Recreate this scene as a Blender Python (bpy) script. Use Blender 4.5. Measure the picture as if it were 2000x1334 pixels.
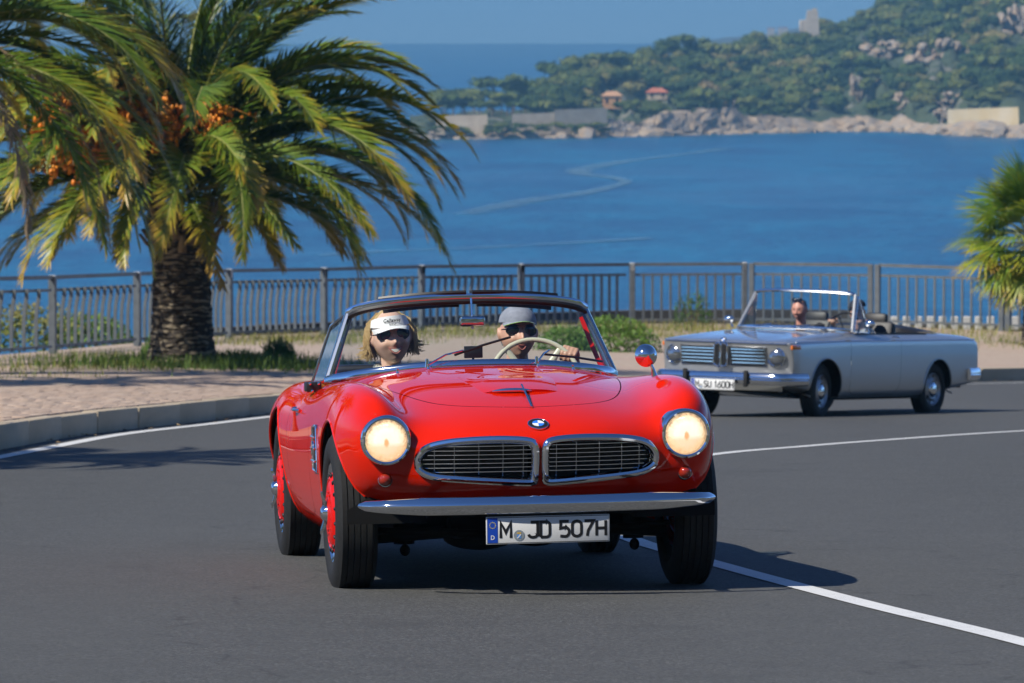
import bpy, bmesh, math, random
import numpy as np
from mathutils import Vector, Matrix, Euler
from mathutils.bvhtree import BVHTree

for _o in list(bpy.data.objects): bpy.data.objects.remove(_o)
SC = bpy.context.scene
COL = SC.collection
rad = math.radians

# ------------------------------------------------------------------ camera
HC = 2.39                       # camera height above the road under the red car
PITCH = math.atan((667 - 60) / 10000.0)
cam_d = bpy.data.cameras.new('camera'); cam = bpy.data.objects.new('camera', cam_d); COL.objects.link(cam)
cam.location = (0, 0, HC); cam.rotation_euler = (math.pi / 2 - PITCH, 0, 0)
cam_d.sensor_width = 36; cam_d.lens = 180; cam_d.clip_start = .5; cam_d.clip_end = 60000
cam_d.dof.use_dof = True; cam_d.dof.focus_distance = 21.9; cam_d.dof.aperture_fstop = 11
SC.camera = cam

# ------------------------------------------------------------------ light
SUN_EL = rad(45)
SUN_H = Vector((-.82, -.57, 0)).normalized()
SUN = Vector((SUN_H.x * math.cos(SUN_EL), SUN_H.y * math.cos(SUN_EL), math.sin(SUN_EL)))
W = bpy.data.worlds.new('World'); SC.world = W; W.use_nodes = True
nt = W.node_tree; nt.nodes.clear()
_sky = nt.nodes.new('ShaderNodeTexSky'); _sky.sky_type = 'NISHITA'; _sky.sun_disc = False
_sky.sun_elevation = SUN_EL; _sky.sun_rotation = math.atan2(SUN_H.x, SUN_H.y)
_sky.altitude = 0; _sky.air_density = .5; _sky.dust_density = .0; _sky.ozone_density = 10.0
_bg = nt.nodes.new('ShaderNodeBackground'); _bg.inputs[1].default_value = .14
_wo = nt.nodes.new('ShaderNodeOutputWorld')
nt.links.new(_sky.outputs[0], _bg.inputs[0]); nt.links.new(_bg.outputs[0], _wo.inputs[0])
sun_d = bpy.data.lights.new('sun', 'SUN'); sun = bpy.data.objects.new('sun', sun_d); COL.objects.link(sun)
sun_d.energy = 4.6; sun_d.angle = rad(.53); sun_d.color = (1, .95, .86)
sun.rotation_euler = SUN.to_track_quat('Z', 'Y').to_euler(); sun.location = (-30, -20, 40)
vs = SC.view_settings; vs.view_transform = 'Standard'; vs.look = 'None'; vs.exposure = .25; vs.gamma = 1
vs.use_curve_mapping = False
cy = SC.cycles
cy.use_denoising = True; cy.use_adaptive_sampling = True; cy.adaptive_threshold = .02; cy.max_bounces = 6; cy.transparent_max_bounces = 10; cy.volume_bounces = 0
cy.diffuse_bounces = 2; cy.glossy_bounces = 3; cy.caustics_reflective = False; cy.caustics_refractive = False
cy.sample_clamp_indirect = 6

# ------------------------------------------------------------------ projection helpers (photo pixels, 2000 x 1334)
def pix(px, py, D):
    """point seen at photo pixel at forward distance D (world y)"""
    c, s = math.cos(PITCH), math.sin(PITCH); a = (px - 1000) / 1e4; b = (667 - py) / 1e4
    r = (a, c + b * s, -s + b * c); t = D / r[1]
    return Vector((r[0] * t, D, r[2] * t + HC))
def lerp(a, b, t): return a + (b - a) * t
def sstep(a, b, x):
    t = np.clip((np.asarray(x, float) - a) / (b - a), 0, 1); return t * t * (3 - 2 * t)
def catmull(P, n=8, closed=False):
    P = np.asarray(P, float); N = len(P); out = []
    rng = range(N if closed else N - 1)
    for i in rng:
        if closed: p0, p1, p2, p3 = P[(i - 1) % N], P[i], P[(i + 1) % N], P[(i + 2) % N]
        else:
            p1, p2 = P[i], P[i + 1]; p0 = P[i - 1] if i else 2 * p1 - p2; p3 = P[i + 2] if i + 2 < N else 2 * p2 - p1
        for k in range(n):
            t = k / n
            out.append(.5 * ((2 * p1) + (p2 - p0) * t + (2 * p0 - 5 * p1 + 4 * p2 - p3) * t * t + (3 * p1 - p0 - 3 * p2 + p3) * t ** 3))
    if not closed: out.append(P[-1])
    return np.array(out)

# ------------------------------------------------------------------ object helpers
def empty(name, loc=(0, 0, 0), rot=None, parent=None):
    o = bpy.data.objects.new(name, None); COL.objects.link(o); o.location = loc; o.empty_display_size = .2
    if rot is not None: o.rotation_euler = rot
    if parent: o.parent = parent
    return o
def tag(o, label=None, cat=None, group=None, kind=None):
    if label: o['label'] = label
    if cat: o['category'] = cat
    if group: o['group'] = group
    if kind: o['kind'] = kind
    return o
def mesh(name, V, F, mats, smooth=True, fm=None, normals=None, angle=None):
    me = bpy.data.meshes.new(name)
    me.from_pydata([tuple(v) for v in V], [], [tuple(int(i) for i in f) for f in F])
    for m in (mats if isinstance(mats, (list, tuple)) else [mats]): me.materials.append(m)
    if fm is not None: me.polygons.foreach_set('material_index', [int(i) for i in fm])
    me.polygons.foreach_set('use_smooth', [bool(smooth)] * len(me.polygons))
    if angle: me.set_sharp_from_angle(angle=rad(angle))
    if normals is not None: me.normals_split_custom_set_from_vertices([tuple(n) for n in normals])
    me.update()
    return me
def obj(name, VF, mats, parent=None, smooth=True, fm=None, normals=None, angle=38, loc=None, rot=None):
    if isinstance(VF, bpy.types.Mesh): me = VF
    else: me = mesh(name, VF[0], VF[1], mats, smooth, fm, normals, angle if normals is None else None)
    o = bpy.data.objects.new(name, me); COL.objects.link(o)
    if parent: o.parent = parent
    if loc is not None: o.location = loc
    if rot is not None: o.rotation_euler = rot
    return o
def copy_tree(o, parent=None):
    c = o.copy(); COL.objects.link(c); c.parent = parent
    for ch in o.children: copy_tree(ch, c)
    return c
def merge(*items):
    V, F, b = [], [], 0
    for v, f in items:
        V += [tuple(p) for p in v]; F += [tuple(i + b for i in q) for q in f]; b += len(v)
    return V, F
def xf(VF, loc=(0, 0, 0), rot=(0, 0, 0), s=1):
    M = Matrix.LocRotScale(Vector(loc), Euler(rot), Vector((s, s, s) if np.isscalar(s) else s))
    return [tuple(M @ Vector(v)) for v in VF[0]], VF[1]
def mirx(VF): return [(-v[0], v[1], v[2]) for v in VF[0]], [tuple(reversed(f)) for f in VF[1]]
def bm_out(bm):
    bm.verts.ensure_lookup_table(); bm.verts.index_update()
    V = [tuple(v.co) for v in bm.verts]; F = [tuple(v.index for v in f.verts) for f in bm.faces]; bm.free(); return V, F
def box(c, s, bev=0, seg=2, rot=None):
    bm = bmesh.new(); bmesh.ops.create_cube(bm, size=1)
    for v in bm.verts: v.co = Vector((v.co.x * s[0], v.co.y * s[1], v.co.z * s[2]))
    if bev: bmesh.ops.bevel(bm, geom=bm.edges[:], offset=bev, segments=seg, affect='EDGES', profile=.5)
    VF = bm_out(bm)
    return xf(VF, c, rot or (0, 0, 0))
def frames(P, closed=False, up=None):
    P = np.asarray(P, float); N = len(P)
    T = np.roll(P, -1, 0) - np.roll(P, 1, 0) if closed else np.gradient(P, axis=0)
    T /= np.linalg.norm(T, axis=1)[:, None] + 1e-12
    A = np.zeros_like(P)
    if up is not None:
        for i in range(N):
            a = np.asarray(up, float); a = a - T[i] * a.dot(T[i]); A[i] = a / (np.linalg.norm(a) + 1e-12)
    else:
        a = np.array([0, 0, 1.]) if abs(T[0][2]) < .9 else np.array([1., 0, 0])
        for i in range(N):
            a = a - T[i] * a.dot(T[i]); a = a / np.linalg.norm(a); A[i] = a
    return T, A, np.cross(T, A)
def sweep(P, prof, closed=False, up=None, scale=None, cap=True):
    """prof: list of (u along side, v along up)"""
    P = np.asarray(P, float); T, A, B = frames(P, closed, up); N, n = len(P), len(prof)
    V, F = [], []
    for i in range(N):
        s = 1 if scale is None else scale[i]
        for u, v in prof: V.append(tuple(P[i] + B[i] * u * s + A[i] * v * s))
    for i in range(N if closed else N - 1):
        for k in range(n):
            a, b = i * n + k, i * n + (k + 1) % n; c, d = ((i + 1) % N) * n + (k + 1) % n, ((i + 1) % N) * n + k
            F.append((a, d, c, b))
    if cap and not closed: F.append(tuple(range(n))); F.append(tuple(reversed(range((N - 1) * n, N * n))))
    return V, F
def circ(n, r=1., ry=None):
    return [(r * math.cos(2 * math.pi * k / n), (ry or r) * math.sin(2 * math.pi * k / n)) for k in range(n)]
def tube(P, r, n=8, closed=False, up=None):
    if np.isscalar(r): return sweep(P, circ(n, r), closed, up)
    return sweep(P, circ(n, 1.), closed, up, scale=r)
def lathe(prof, n=32, axis='z', cap=False):
    """prof: (radius, height) list; axis of revolution"""
    V, F = [], []; m = len(prof)
    for k in range(n):
        a = 2 * math.pi * k / n; c, s = math.cos(a), math.sin(a)
        for r, h in prof:
            V.append({'z': (r * c, r * s, h), 'x': (h, r * c, r * s), 'y': (r * s, h, r * c)}[axis])
    for k in range(n):
        for i in range(m - 1):
            a, b = k * m + i, k * m + i + 1; c, d = ((k + 1) % n) * m + i + 1, ((k + 1) % n) * m + i
            F.append((a, d, c, b))
    return V, F
def ellipsoid(c, s, nu=20, nv=12, rot=(0, 0, 0)):
    V, F = [], []
    for j in range(nv + 1):
        t = math.pi * j / nv
        for i in range(nu):
            p = 2 * math.pi * i / nu; V.append((math.sin(t) * math.cos(p) * s[0], math.sin(t) * math.sin(p) * s[1], math.cos(t) * s[2]))
    for j in range(nv):
        for i in range(nu): F.append((j * nu + i, (j + 1) * nu + i, (j + 1) * nu + (i + 1) % nu, j * nu + (i + 1) % nu))
    return xf((V, F), c, rot)
def grid_faces(nr, nc, closed=False, b=0):
    return [(b + i * nc + j, b + i * nc + (j + 1) % nc, b + (i + 1) * nc + (j + 1) % nc, b + (i + 1) * nc + j) for i in range(nr - 1) for j in range(nc if closed else nc - 1)]
def loft(curves, closed=False):
    V = [tuple(p) for c in curves for p in c]; return V, grid_faces(len(curves), len(curves[0]), closed)
def remesh(VF, voxel, smooth_it=4, fac=.5):
    me = mesh('tmp', VF[0], VF[1], [], True); o = bpy.data.objects.new('tmp', me); COL.objects.link(o)
    m = o.modifiers.new('r', 'REMESH'); m.mode = 'VOXEL'; m.voxel_size = voxel; m.adaptivity = 0
    s = o.modifiers.new('s', 'SMOOTH'); s.iterations = smooth_it; s.factor = fac
    dg = bpy.context.evaluated_depsgraph_get(); ev = o.evaluated_get(dg); me2 = ev.to_mesh()
    V = [tuple(v.co) for v in me2.vertices]; F = [tuple(p.vertices) for p in me2.polygons]
    ev.to_mesh_clear(); bpy.data.objects.remove(o); bpy.data.meshes.remove(me)
    return V, F
def text_mesh(s, size, extrude=.0006, sx=1., offset=0., align='CENTER'):
    cu = bpy.data.curves.new('t', 'FONT'); cu.body = s; cu.size = size; cu.extrude = extrude; cu.offset = offset
    cu.align_x = align; cu.align_y = 'CENTER'; cu.resolution_u = 3
    o = bpy.data.objects.new('t', cu); COL.objects.link(o)
    dg = bpy.context.evaluated_depsgraph_get(); ev = o.evaluated_get(dg); me = ev.to_mesh()
    V = [(v.co.x * sx, v.co.y, v.co.z) for v in me.vertices]; F = [tuple(p.vertices) for p in me.polygons]
    ev.to_mesh_clear(); bpy.data.objects.remove(o); bpy.data.curves.remove(cu)
    return V, F

# ------------------------------------------------------------------ materials
def mat(name, col=(.5, .5, .5), rough=.5, metal=0., coat=0., spec=.5, emit=None, es=0., trans=0., sheen=0.):
    m = bpy.data.materials.new(name); m.use_nodes = True; b = m.node_tree.nodes['Principled BSDF']; I = b.inputs
    I['Base Color'].default_value = (*col, 1); I['Roughness'].default_value = rough; I['Metallic'].default_value = metal
    I['Coat Weight'].default_value = coat; I['Coat Roughness'].default_value = .02; I['Specular IOR Level'].default_value = spec
    if emit: I['Emission Color'].default_value = (*emit, 1); I['Emission Strength'].default_value = es
    if trans: I['Transmission Weight'].default_value = trans
    if sheen: I['Sheen Weight'].default_value = sheen
    return m
class N:
    """tiny node-graph helper"""
    def __init__(s, m): s.t = m.node_tree; s.b = s.t.nodes.get('Principled BSDF')
    def n(s, typ, **kw):
        x = s.t.nodes.new('ShaderNode' + typ)
        for k, v in kw.items():
            if k in ('ins',):
                for kk, vv in v.items(): s.set(x, kk, vv)
            else: setattr(x, k, v)
        return x
    def set(s, x, k, v):
        if hasattr(v, 'is_linked') or isinstance(v, bpy.types.NodeSocket): s.t.links.new(v, x.inputs[k])
        else: x.inputs[k].default_value = v
    def coord(s, kind='Object', scale=None):
        c = s.n('TexCoord').outputs[kind]
        if scale is not None:
            c = s.n('Mapping', ins={0: c, 3: scale if not np.isscalar(scale) else (scale,) * 3}).outputs[0]
        return c
    def noise(s, vec, scale, detail=4, rough=.55): return s.n('TexNoise', ins={'Vector': vec, 'Scale': scale, 'Detail': detail, 'Roughness': rough})
    def ramp(s, fac, stops):
        r = s.n('ValToRGB', ins={0: fac}); e = r.color_ramp.elements
        while len(e) < len(stops): e.new(.5)
        for q, (p, c) in zip(e, stops): q.position = p; q.color = (*c, 1) if len(c) == 3 else c
        return r.outputs[0]
    def mix(s, f, a, b, typ='MIX'):
        x = s.n('MixRGB', blend_type=typ); s.set(x, 0, f); s.set(x, 1, a if not isinstance(a, tuple) or len(a) == 4 else (*a, 1)); s.set(x, 2, b if not isinstance(b, tuple) or len(b) == 4 else (*b, 1)); return x.outputs[0]
    def math(s, op, a, b=0.): x = s.n('Math', operation=op); s.set(x, 0, a); s.set(x, 1, b); return x.outputs[0]
    def col(s, c): s.t.links.new(c, s.b.inputs['Base Color'])
    def rough(s, c): s.t.links.new(c, s.b.inputs['Roughness'])
    def bump(s, h, strength=.3, dist=.01):
        x = s.n('Bump', ins={'Height': h, 'Strength': strength, 'Distance': dist}); s.t.links.new(x.outputs[0], s.b.inputs['Normal'])
def noisy(name, c1, c2, scale, rough=.6, bump=.0, dist=.01, detail=5, metal=0., kind='Object', spec=.5):
    m = mat(name, c1, rough, metal, spec=spec); g = N(m); v = g.coord(kind); nz = g.noise(v, scale, detail)
    g.col(g.ramp(nz.outputs[0], [(.3, c1), (.7, c2)]))
    if bump: g.bump(nz.outputs[0], bump, dist)
    return m
def glass_mat(name, tint=(.9, .95, .95), refl=1.0, rough=.0):
    m = bpy.data.materials.new(name); m.use_nodes = True; t = m.node_tree; t.nodes.clear()
    tr = t.nodes.new('ShaderNodeBsdfTransparent'); tr.inputs[0].default_value = (*tint, 1)
    gl = t.nodes.new('ShaderNodeBsdfGlossy'); gl.inputs['Roughness'].default_value = rough
    fr = t.nodes.new('ShaderNodeLayerWeight'); fr.inputs[0].default_value = .5      # facing term is the same from both sides of the thin pane
    pw_ = t.nodes.new('ShaderNodeMath'); pw_.operation = 'POWER'; pw_.inputs[1].default_value = 5.; t.links.new(fr.outputs['Facing'], pw_.inputs[0])
    mu = t.nodes.new('ShaderNodeMath'); mu.operation = 'MULTIPLY_ADD'; mu.inputs[1].default_value = .8 * refl; mu.inputs[2].default_value = .05 * refl
    mx = t.nodes.new('ShaderNodeMixShader'); o = t.nodes.new('ShaderNodeOutputMaterial')
    t.links.new(pw_.outputs[0], mu.inputs[0]); t.links.new(mu.outputs[0], mx.inputs[0]); t.links.new(tr.outputs[0], mx.inputs[1]); t.links.new(gl.outputs[0], mx.inputs[2]); t.links.new(mx.outputs[0], o.inputs[0])
    return m
M_CHROME = mat('chrome', (.75, .76, .78), .06, 1.)
M_RUBBER = noisy('tyre_rubber', (.012, .012, .012), (.022, .022, .022), 60, .75, spec=.35)
M_BLACK = mat('black_plastic', (.012, .012, .013), .45)
M_UNDER = mat('underbody_black', (.008, .008, .008), .85, spec=.2)
M_GLASS = glass_mat('window_glass')
M_GRILLE_DARK = mat('radiator_black', (.01, .01, .01), .6)
M_WHITE = mat('plate_white', (.78, .78, .76), .45)
M_INK = mat('plate_black_ink', (.01, .01, .012), .5)
M_BLUE = mat('plate_blue', (.01, .07, .48), .4)
# ================================================================== terrain helpers
def zr(D):
    """height of the road at distance D"""
    D = np.asarray(D, float)
    return np.where(D < 22, -.045 * (D - 22), np.where(D < 42, -(.045 * (D - 22) + .005 * (D - 22) ** 2 / 20), -(1.0 + .055 * (D - 42))))
def mesh_np(name, V, F, mats, smooth=True, fm=None, attr=None):
    """fast mesh from numpy; F is (n,3) or (n,4)"""
    V = np.asarray(V, np.float32); F = np.asarray(F, np.int32); me = bpy.data.meshes.new(name); k = F.shape[1]
    me.vertices.add(len(V)); me.vertices.foreach_set('co', V.ravel()); me.loops.add(F.size); me.loops.foreach_set('vertex_index', F.ravel())
    me.polygons.add(len(F)); me.polygons.foreach_set('loop_start', np.arange(0, F.size, k, dtype=np.int32))
    me.update(calc_edges=True)
    for m in (mats if isinstance(mats, (list, tuple)) else [mats]): me.materials.append(m)
    me.polygons.foreach_set('use_smooth', np.full(len(F), smooth))
    if fm is not None: me.polygons.foreach_set('material_index', np.asarray(fm, np.int32))
    if attr is not None:
        for nm, a in attr.items(): l = me.attributes.new(nm, 'FLOAT', 'POINT'); l.data.foreach_set('value', np.asarray(a, np.float32))
    me.update(); return me
def resample(P, step):
    P = np.asarray(P, float); d = np.r_[0, np.cumsum(np.linalg.norm(np.diff(P, axis=0), axis=1))]; n = max(2, int(d[-1] / step)); t = np.linspace(0, d[-1], n)
    return np.stack([np.interp(t, d, P[:, k]) for k in range(P.shape[1])], 1)

# ================================================================== road, kerb, pavement
KERB = catmull([(-6.2, -20), (-5.6, 5), (-4.9, 24), (-4.4, 33), (-4.02, 40), (-3.75, 45), (-3.25, 49), (-2.45, 55), (-.9, 62.5), (2.6, 72.5), (7.24, 79.8), (10.5, 83.4), (16, 87.5), (30, 94)], 10)
FENCE = [(-11, 58, -1.62), (-8.6, 70, -2.2), (-7.02, 78, -2.53), (-6.06, 82.5, -2.69), (-4.83, 87, -2.85), (-3.35, 90.5, -2.99), (-1.68, 93.5, -3.08), (.14, 95.5, -3.15), (2.21, 97, -3.20), (4.5, 97.5, -3.21), (6.87, 97, -3.21), (9.26, 96, -3.24), (11.6, 94.6, -3.26), (14, 93, -3.25)]
M_ASPHALT = mat('asphalt', (.05, .05, .052), .82)
def asphalt():
    g = N(M_ASPHALT); c = g.coord('Object'); f = g.n('TexVoronoi', ins={'Vector': c, 'Scale': 105.}); f2 = g.noise(c, 260, 2, .7); m = g.noise(c, 3.2, 5); l = g.noise(c, .35, 3)
    tw = g.n('TexWave', wave_type='BANDS', bands_direction='X', ins={'Vector': c, 'Scale': .09, 'Distortion': 2.5, 'Detail': 2.})
    sp = g.n('SeparateXYZ', ins={0: f.outputs['Color']}); a = g.ramp(g.math('ADD', g.math('MULTIPLY', sp.outputs[0], .6), g.math('MULTIPLY', f2.outputs[0], .4)), [(.12, (.034, .035, .034)), (.45, (.076, .077, .074)), (.72, (.104, .105, .100)), (.92, (.21, .21, .20))])
    b = g.mix(g.math('MULTIPLY', g.ramp(m.outputs[0], [(.35, (0, 0, 0)), (.7, (1, 1, 1))]), .35), a, (.058, .059, .057))
    wide = g.mix(g.math('MULTIPLY', g.math('MULTIPLY', l.outputs[0], tw.outputs[0]), .5), b, (.100, .101, .098))
    st = g.noise(c, .8, 6, .65); oil = g.ramp(st.outputs[0], [(.60, (0, 0, 0)), (.72, (1, 1, 1))])          # darker sealed patches and drips
    ck = g.n('TexVoronoi', feature='DISTANCE_TO_EDGE', ins={'Vector': g.n('Mapping', ins={0: g.mix(.35, c, g.noise(c, 1.5, 3).outputs['Color']), 3: (.55, .28, 1)}).outputs[0], 'Scale': 1.0})
    crack = g.math('MULTIPLY', g.ramp(ck.outputs['Distance'], [(.0, (1, 1, 1)), (.006, (0, 0, 0))]), g.ramp(m.outputs[0], [(.5, (0, 0, 0)), (.6, (1, 1, 1))]))
    wide = g.mix(g.math('MULTIPLY', oil, .30), wide, (.045, .046, .046))
    g.col(g.mix(g.math('MULTIPLY', crack, .5), wide, (.028, .028, .028)))
    g.bump(f2.outputs[0], .5, .006)
    g.b.inputs['Specular IOR Level'].default_value = .35
asphalt()
ys = np.r_[np.arange(-40, 20, 4.), np.arange(20, 60, 1.), np.arange(60, 96.1, 3.)]; xs_ = np.r_[np.arange(-12, 12, 1.), np.arange(12, 71, 8.)]
V = [(x, y, float(zr(y))) for y in ys for x in xs_]
tag(obj('road', (V, grid_faces(len(ys), len(xs_))), M_ASPHALT), kind='structure')
M_LINE = mat('road_paint', (.72, .72, .70), .7)
def linepaint():
    g = N(M_LINE); c = g.coord('Object'); f = g.noise(c, 160, 3, .7); m = g.noise(c, 5, 4)
    w = g.math('MULTIPLY', g.ramp(f.outputs[0], [(.50, (0, 0, 0)), (.66, (1, 1, 1))]), g.ramp(m.outputs[0], [(.40, (.15, .15, .15)), (.7, (.9, .9, .9))]))
    g.col(g.mix(w, (.70, .70, .68), (.16, .16, .16))); g.bump(f.outputs[0], .3, .004)
linepaint()
def strip(name, P, w, dz):
    P = resample(P, .4); T = np.gradient(P, axis=0); T /= np.linalg.norm(T, axis=1)[:, None]; Nn = np.stack([T[:, 1], -T[:, 0]], 1)
    A, B = P - Nn * w / 2, P + Nn * w / 2
    o = obj(name, loft([[(x, y, float(zr(y)) + dz) for x, y in A], [(x, y, float(zr(y)) + dz) for x, y in B]]), M_LINE); return tag(o, kind='structure')
CENTRE = catmull([(3.6, 10), (2.62, 14.5), (1.88, 18.65), (1.44, 20.8), (.95, 23.5), (.58, 25.9), (.30, 29.5), (.48, 34), (1.54, 38.8), (2.3, 40.9), (3.0, 42.7), (4.65, 46.4), (7.5, 51.5), (14, 59)], 10)
strip('centre_line', CENTRE, .115, .004)
Tk = np.gradient(KERB, axis=0); Tk /= np.linalg.norm(Tk, axis=1)[:, None]; KN = np.stack([Tk[:, 1], -Tk[:, 0]], 1)    # towards the road
EDGE = KERB + KN * (.30 + 1.1 * sstep(60, 78, KERB[:, 1]))[:, None]
strip('edge_line', EDGE, .14, .004)
# dust and leaf litter in the gutter
random.seed(4); rng = np.random.default_rng(4)
Vl, Fl = [], []
Kd = resample(KERB, .05); Kt = np.gradient(Kd, axis=0); Kt /= np.linalg.norm(Kt, axis=1)[:, None]
for k in range(520):
    i = rng.integers(0, len(Kd)); 
    if not 36 < Kd[i][1] < 84: continue
    off = abs(rng.normal(0, .10)) + .01; x, y = Kd[i] + np.array([Kt[i][1], -Kt[i][0]]) * off; z = float(zr(y)) + .008; s = rng.uniform(.012, .045); a = rng.uniform(0, 6.28)
    b = len(Vl); c_, s_ = math.cos(a), math.sin(a)
    Vl += [(x + c_ * s, y + s_ * s, z), (x - s_ * s * .5, y + c_ * s * .5, z + rng.uniform(0, .02)), (x - c_ * s, y - s_ * s, z + .005), (x + s_ * s * .5, y - c_ * s * .5, z)]; Fl.append((b, b + 1, b + 2, b + 3))
tag(obj('leaf_litter', (Vl, Fl), noisy('dry_leaf', (.22, .13, .05), (.38, .27, .14), 3), smooth=False), 'dry leaves and grit lying in the gutter along the kerb', 'leaves', kind='stuff')

# kerb stones
M_KERB = noisy('kerb_concrete', (.40, .32, .215), (.56, .46, .33), 2.2, .85, .3, .01)
kerb = tag(empty('kerb'), kind='structure')
KS = resample(KERB, 1.9); kbm = None
for i in range(len(KS) - 1):
    a, b = KS[i], KS[i + 1]
    if b[1] < 30: continue
    m_ = (a + b) / 2; d = b - a; L = np.linalg.norm(d); nn = np.array([d[1], -d[0]]) / L
    if kbm is None: kbm = mesh('kerbstone', *box((0, 0, 0), (1, .16, .36), .018, 2), M_KERB, True, angle=40)
    c = m_ - nn * .08; h_ = .2 + rng.normal(0, .004)
    o = obj('kerbstone', kbm, None, kerb); o.location = (c[0], c[1], float(zr(m_[1])) + h_ - .18)
    o.rotation_euler = (0, math.asin(float(np.clip((zr(a[1]) - zr(b[1])) / L, -1, 1))), math.atan2(d[1], d[0]) + rng.normal(0, .004)); o.scale = (L - .012, 1, 1)
# pavement between kerb and railing: ruled surface
FC = catmull(FENCE, 10)
ui = np.linspace(0, 1, 240)
kb = resample(KERB[KERB[:, 1] > 20], .2); kb = np.stack([np.interp(np.linspace(0, len(kb) - 1, 240), np.arange(len(kb)), kb[:, k_]) for k_ in range(2)], 1)
fd = np.r_[0, np.cumsum(np.linalg.norm(np.diff(FC[:, :2], axis=0), axis=1))]; fb = np.stack([np.interp(ui * fd[-1], fd, FC[:, k]) for k in range(3)], 1)
Tb = np.gradient(kb, axis=0); Tb /= np.linalg.norm(Tb, axis=1)[:, None]; kin = kb - np.stack([Tb[:, 1], -Tb[:, 0]], 1) * .155
K3 = np.c_[kin, zr(kb[:, 1]) + .19]
NV = 60; NU = 240
PG = np.array([[K3[i] * (1 - v) + fb[i] * v for v in np.linspace(0, 1.0, NV) ** 1.6] for i in range(240)])
ext = PG[:, -1] + (PG[:, -1] - PG[:, -2]) / np.linalg.norm((PG[:, -1] - PG[:, -2])[:, :2], axis=1)[:, None] * 1.0; ext[:, 2] = PG[:, -1, 2] - .02
PG = np.concatenate([PG, ext[:, None]], 1); NV += 1
M_PAVE = mat('pavement_clay', (.30, .22, .19), .9)
def pave_nodes(m):
    g = N(m); c = g.coord('Object'); n1 = g.noise(c, .9, 5); n2 = g.noise(c, 14, 4); 
    a = g.ramp(n2.outputs[0], [(.3, (.33, .24, .175)), (.55, (.44, .325, .245)), (.8, (.54, .43, .33))]); g.col(g.mix(g.ramp(n1.outputs[0], [(.42, (0, 0, 0)), (.68, (.65, .65, .65))]), a, (.42, .35, .26))); g.bump(n2.outputs[0], .3, .01)
pave_nodes(M_PAVE)
sw = tag(obj('pavement', (PG.reshape(-1, 3), grid_faces(240, NV)), M_PAVE), kind='structure')
PAVE_BVH = BVHTree.FromPolygons([tuple(p) for p in PG.reshape(-1, 3)], grid_faces(240, NV))
def gz(x, y):
    h = PAVE_BVH.ray_cast(Vector((x, y, 20)), Vector((0, 0, -1)))[0]
    return h.z if h else float(zr(y))
# clay pavers laid along the kerb: the nearest as single parts, the rest joined
pvm = [mesh('paver', *box((0, 0, 0), (.235, .112, .05), .004, 1), M_PAVE_) for M_PAVE_ in [noisy('paver_clay_%s' % nm, a, b, 6, .9, .2, .004) for nm, a, b in (('rose', (.41, .295, .215), (.51, .38, .29)), ('brown', (.37, .27, .20), (.46, .35, .265)), ('pale', (.44, .335, .255), (.53, .42, .325)))]]
Kp = resample(KERB[(KERB[:, 1] > 36) & (KERB[:, 1] < 70)], .245); Kq = np.gradient(Kp, axis=0); Kq /= np.linalg.norm(Kq, axis=1)[:, None]
plist = []
for i in range(len(Kp)):
    for j in range(21):
        off = .225 + j * .122; q = Kp[i] - np.array([Kq[i][1], -Kq[i][0]]) * off + Kq[i] * (.12 if j % 2 else 0)
        plist.append((q[1], q[0], j, math.atan2(Kq[i][1], Kq[i][0])))
plist.sort(key=lambda t: t[0]); Vr, Fr, Fm = [], [], []; near = 0
for (y, x, j, a) in plist:
    z = gz(x, y)
    if (x / y * 1e4 + 1000) < -10: continue
    nn = PAVE_BVH.ray_cast(Vector((x, y, 20)), Vector((0, 0, -1)))[1]
    if nn is None: continue
    nn = nn if nn.z > 0 else -nn; tx = Vector((math.cos(a), math.sin(a), 0)); tx = (tx - nn * tx.dot(nn)).normalized(); ty = nn.cross(tx)
    R_ = Matrix((tx, ty, nn)).transposed(); zz = z - .012 + rng.normal(0, .0015)
    if near < 300:
        o = obj('paver', pvm[rng.choice(3, p=(.55, .3, .15))], None, sw); o.location = (x, y, zz); o.rotation_euler = R_.to_euler(); near += 1
    else:
        VF = box((0, 0, 0), (.235, .112, .05)); M_ = Matrix.Translation((x, y, zz)) @ R_.to_4x4()
        b = len(Vr); Vr += [tuple(M_ @ Vector(v)) for v in VF[0]]; Fr += [tuple(t + b for t in f) for f in VF[1]]; Fm += [int(rng.choice(3, p=(.55, .3, .15)))] * 6
if Vr:
    o = obj('pavers_beyond', (Vr, Fr), [m_.materials[0] for m_ in pvm], sw, smooth=False, fm=Fm); o['kind'] = 'stuff'

# ground sheet under it all, falling away to the sea behind the railing
M_SOIL = noisy('dry_soil', (.16, .12, .08), (.28, .23, .16), 1.2, .95, .4, .03)
gy = np.r_[-300, -150, np.arange(-60, 96, 12.), 97, 99, 104, 112, 122, 134, 150.]; gx = np.r_[-400, -200, -100, np.arange(-50, 51, 10.), 100, 200, 400]
zland = lambda y: float(zr(min(max(y, -40), 97))) - .9 - (0 if y < 97 else (y - 97) * .12 + max(0, y - 101) * .9 - max(0, y - 134) * .6)
tag(obj('ground', ([(x, y, zland(y)) for y in gy for x in gx], grid_faces(len(gy), len(gx))), M_SOIL), kind='structure')

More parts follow.
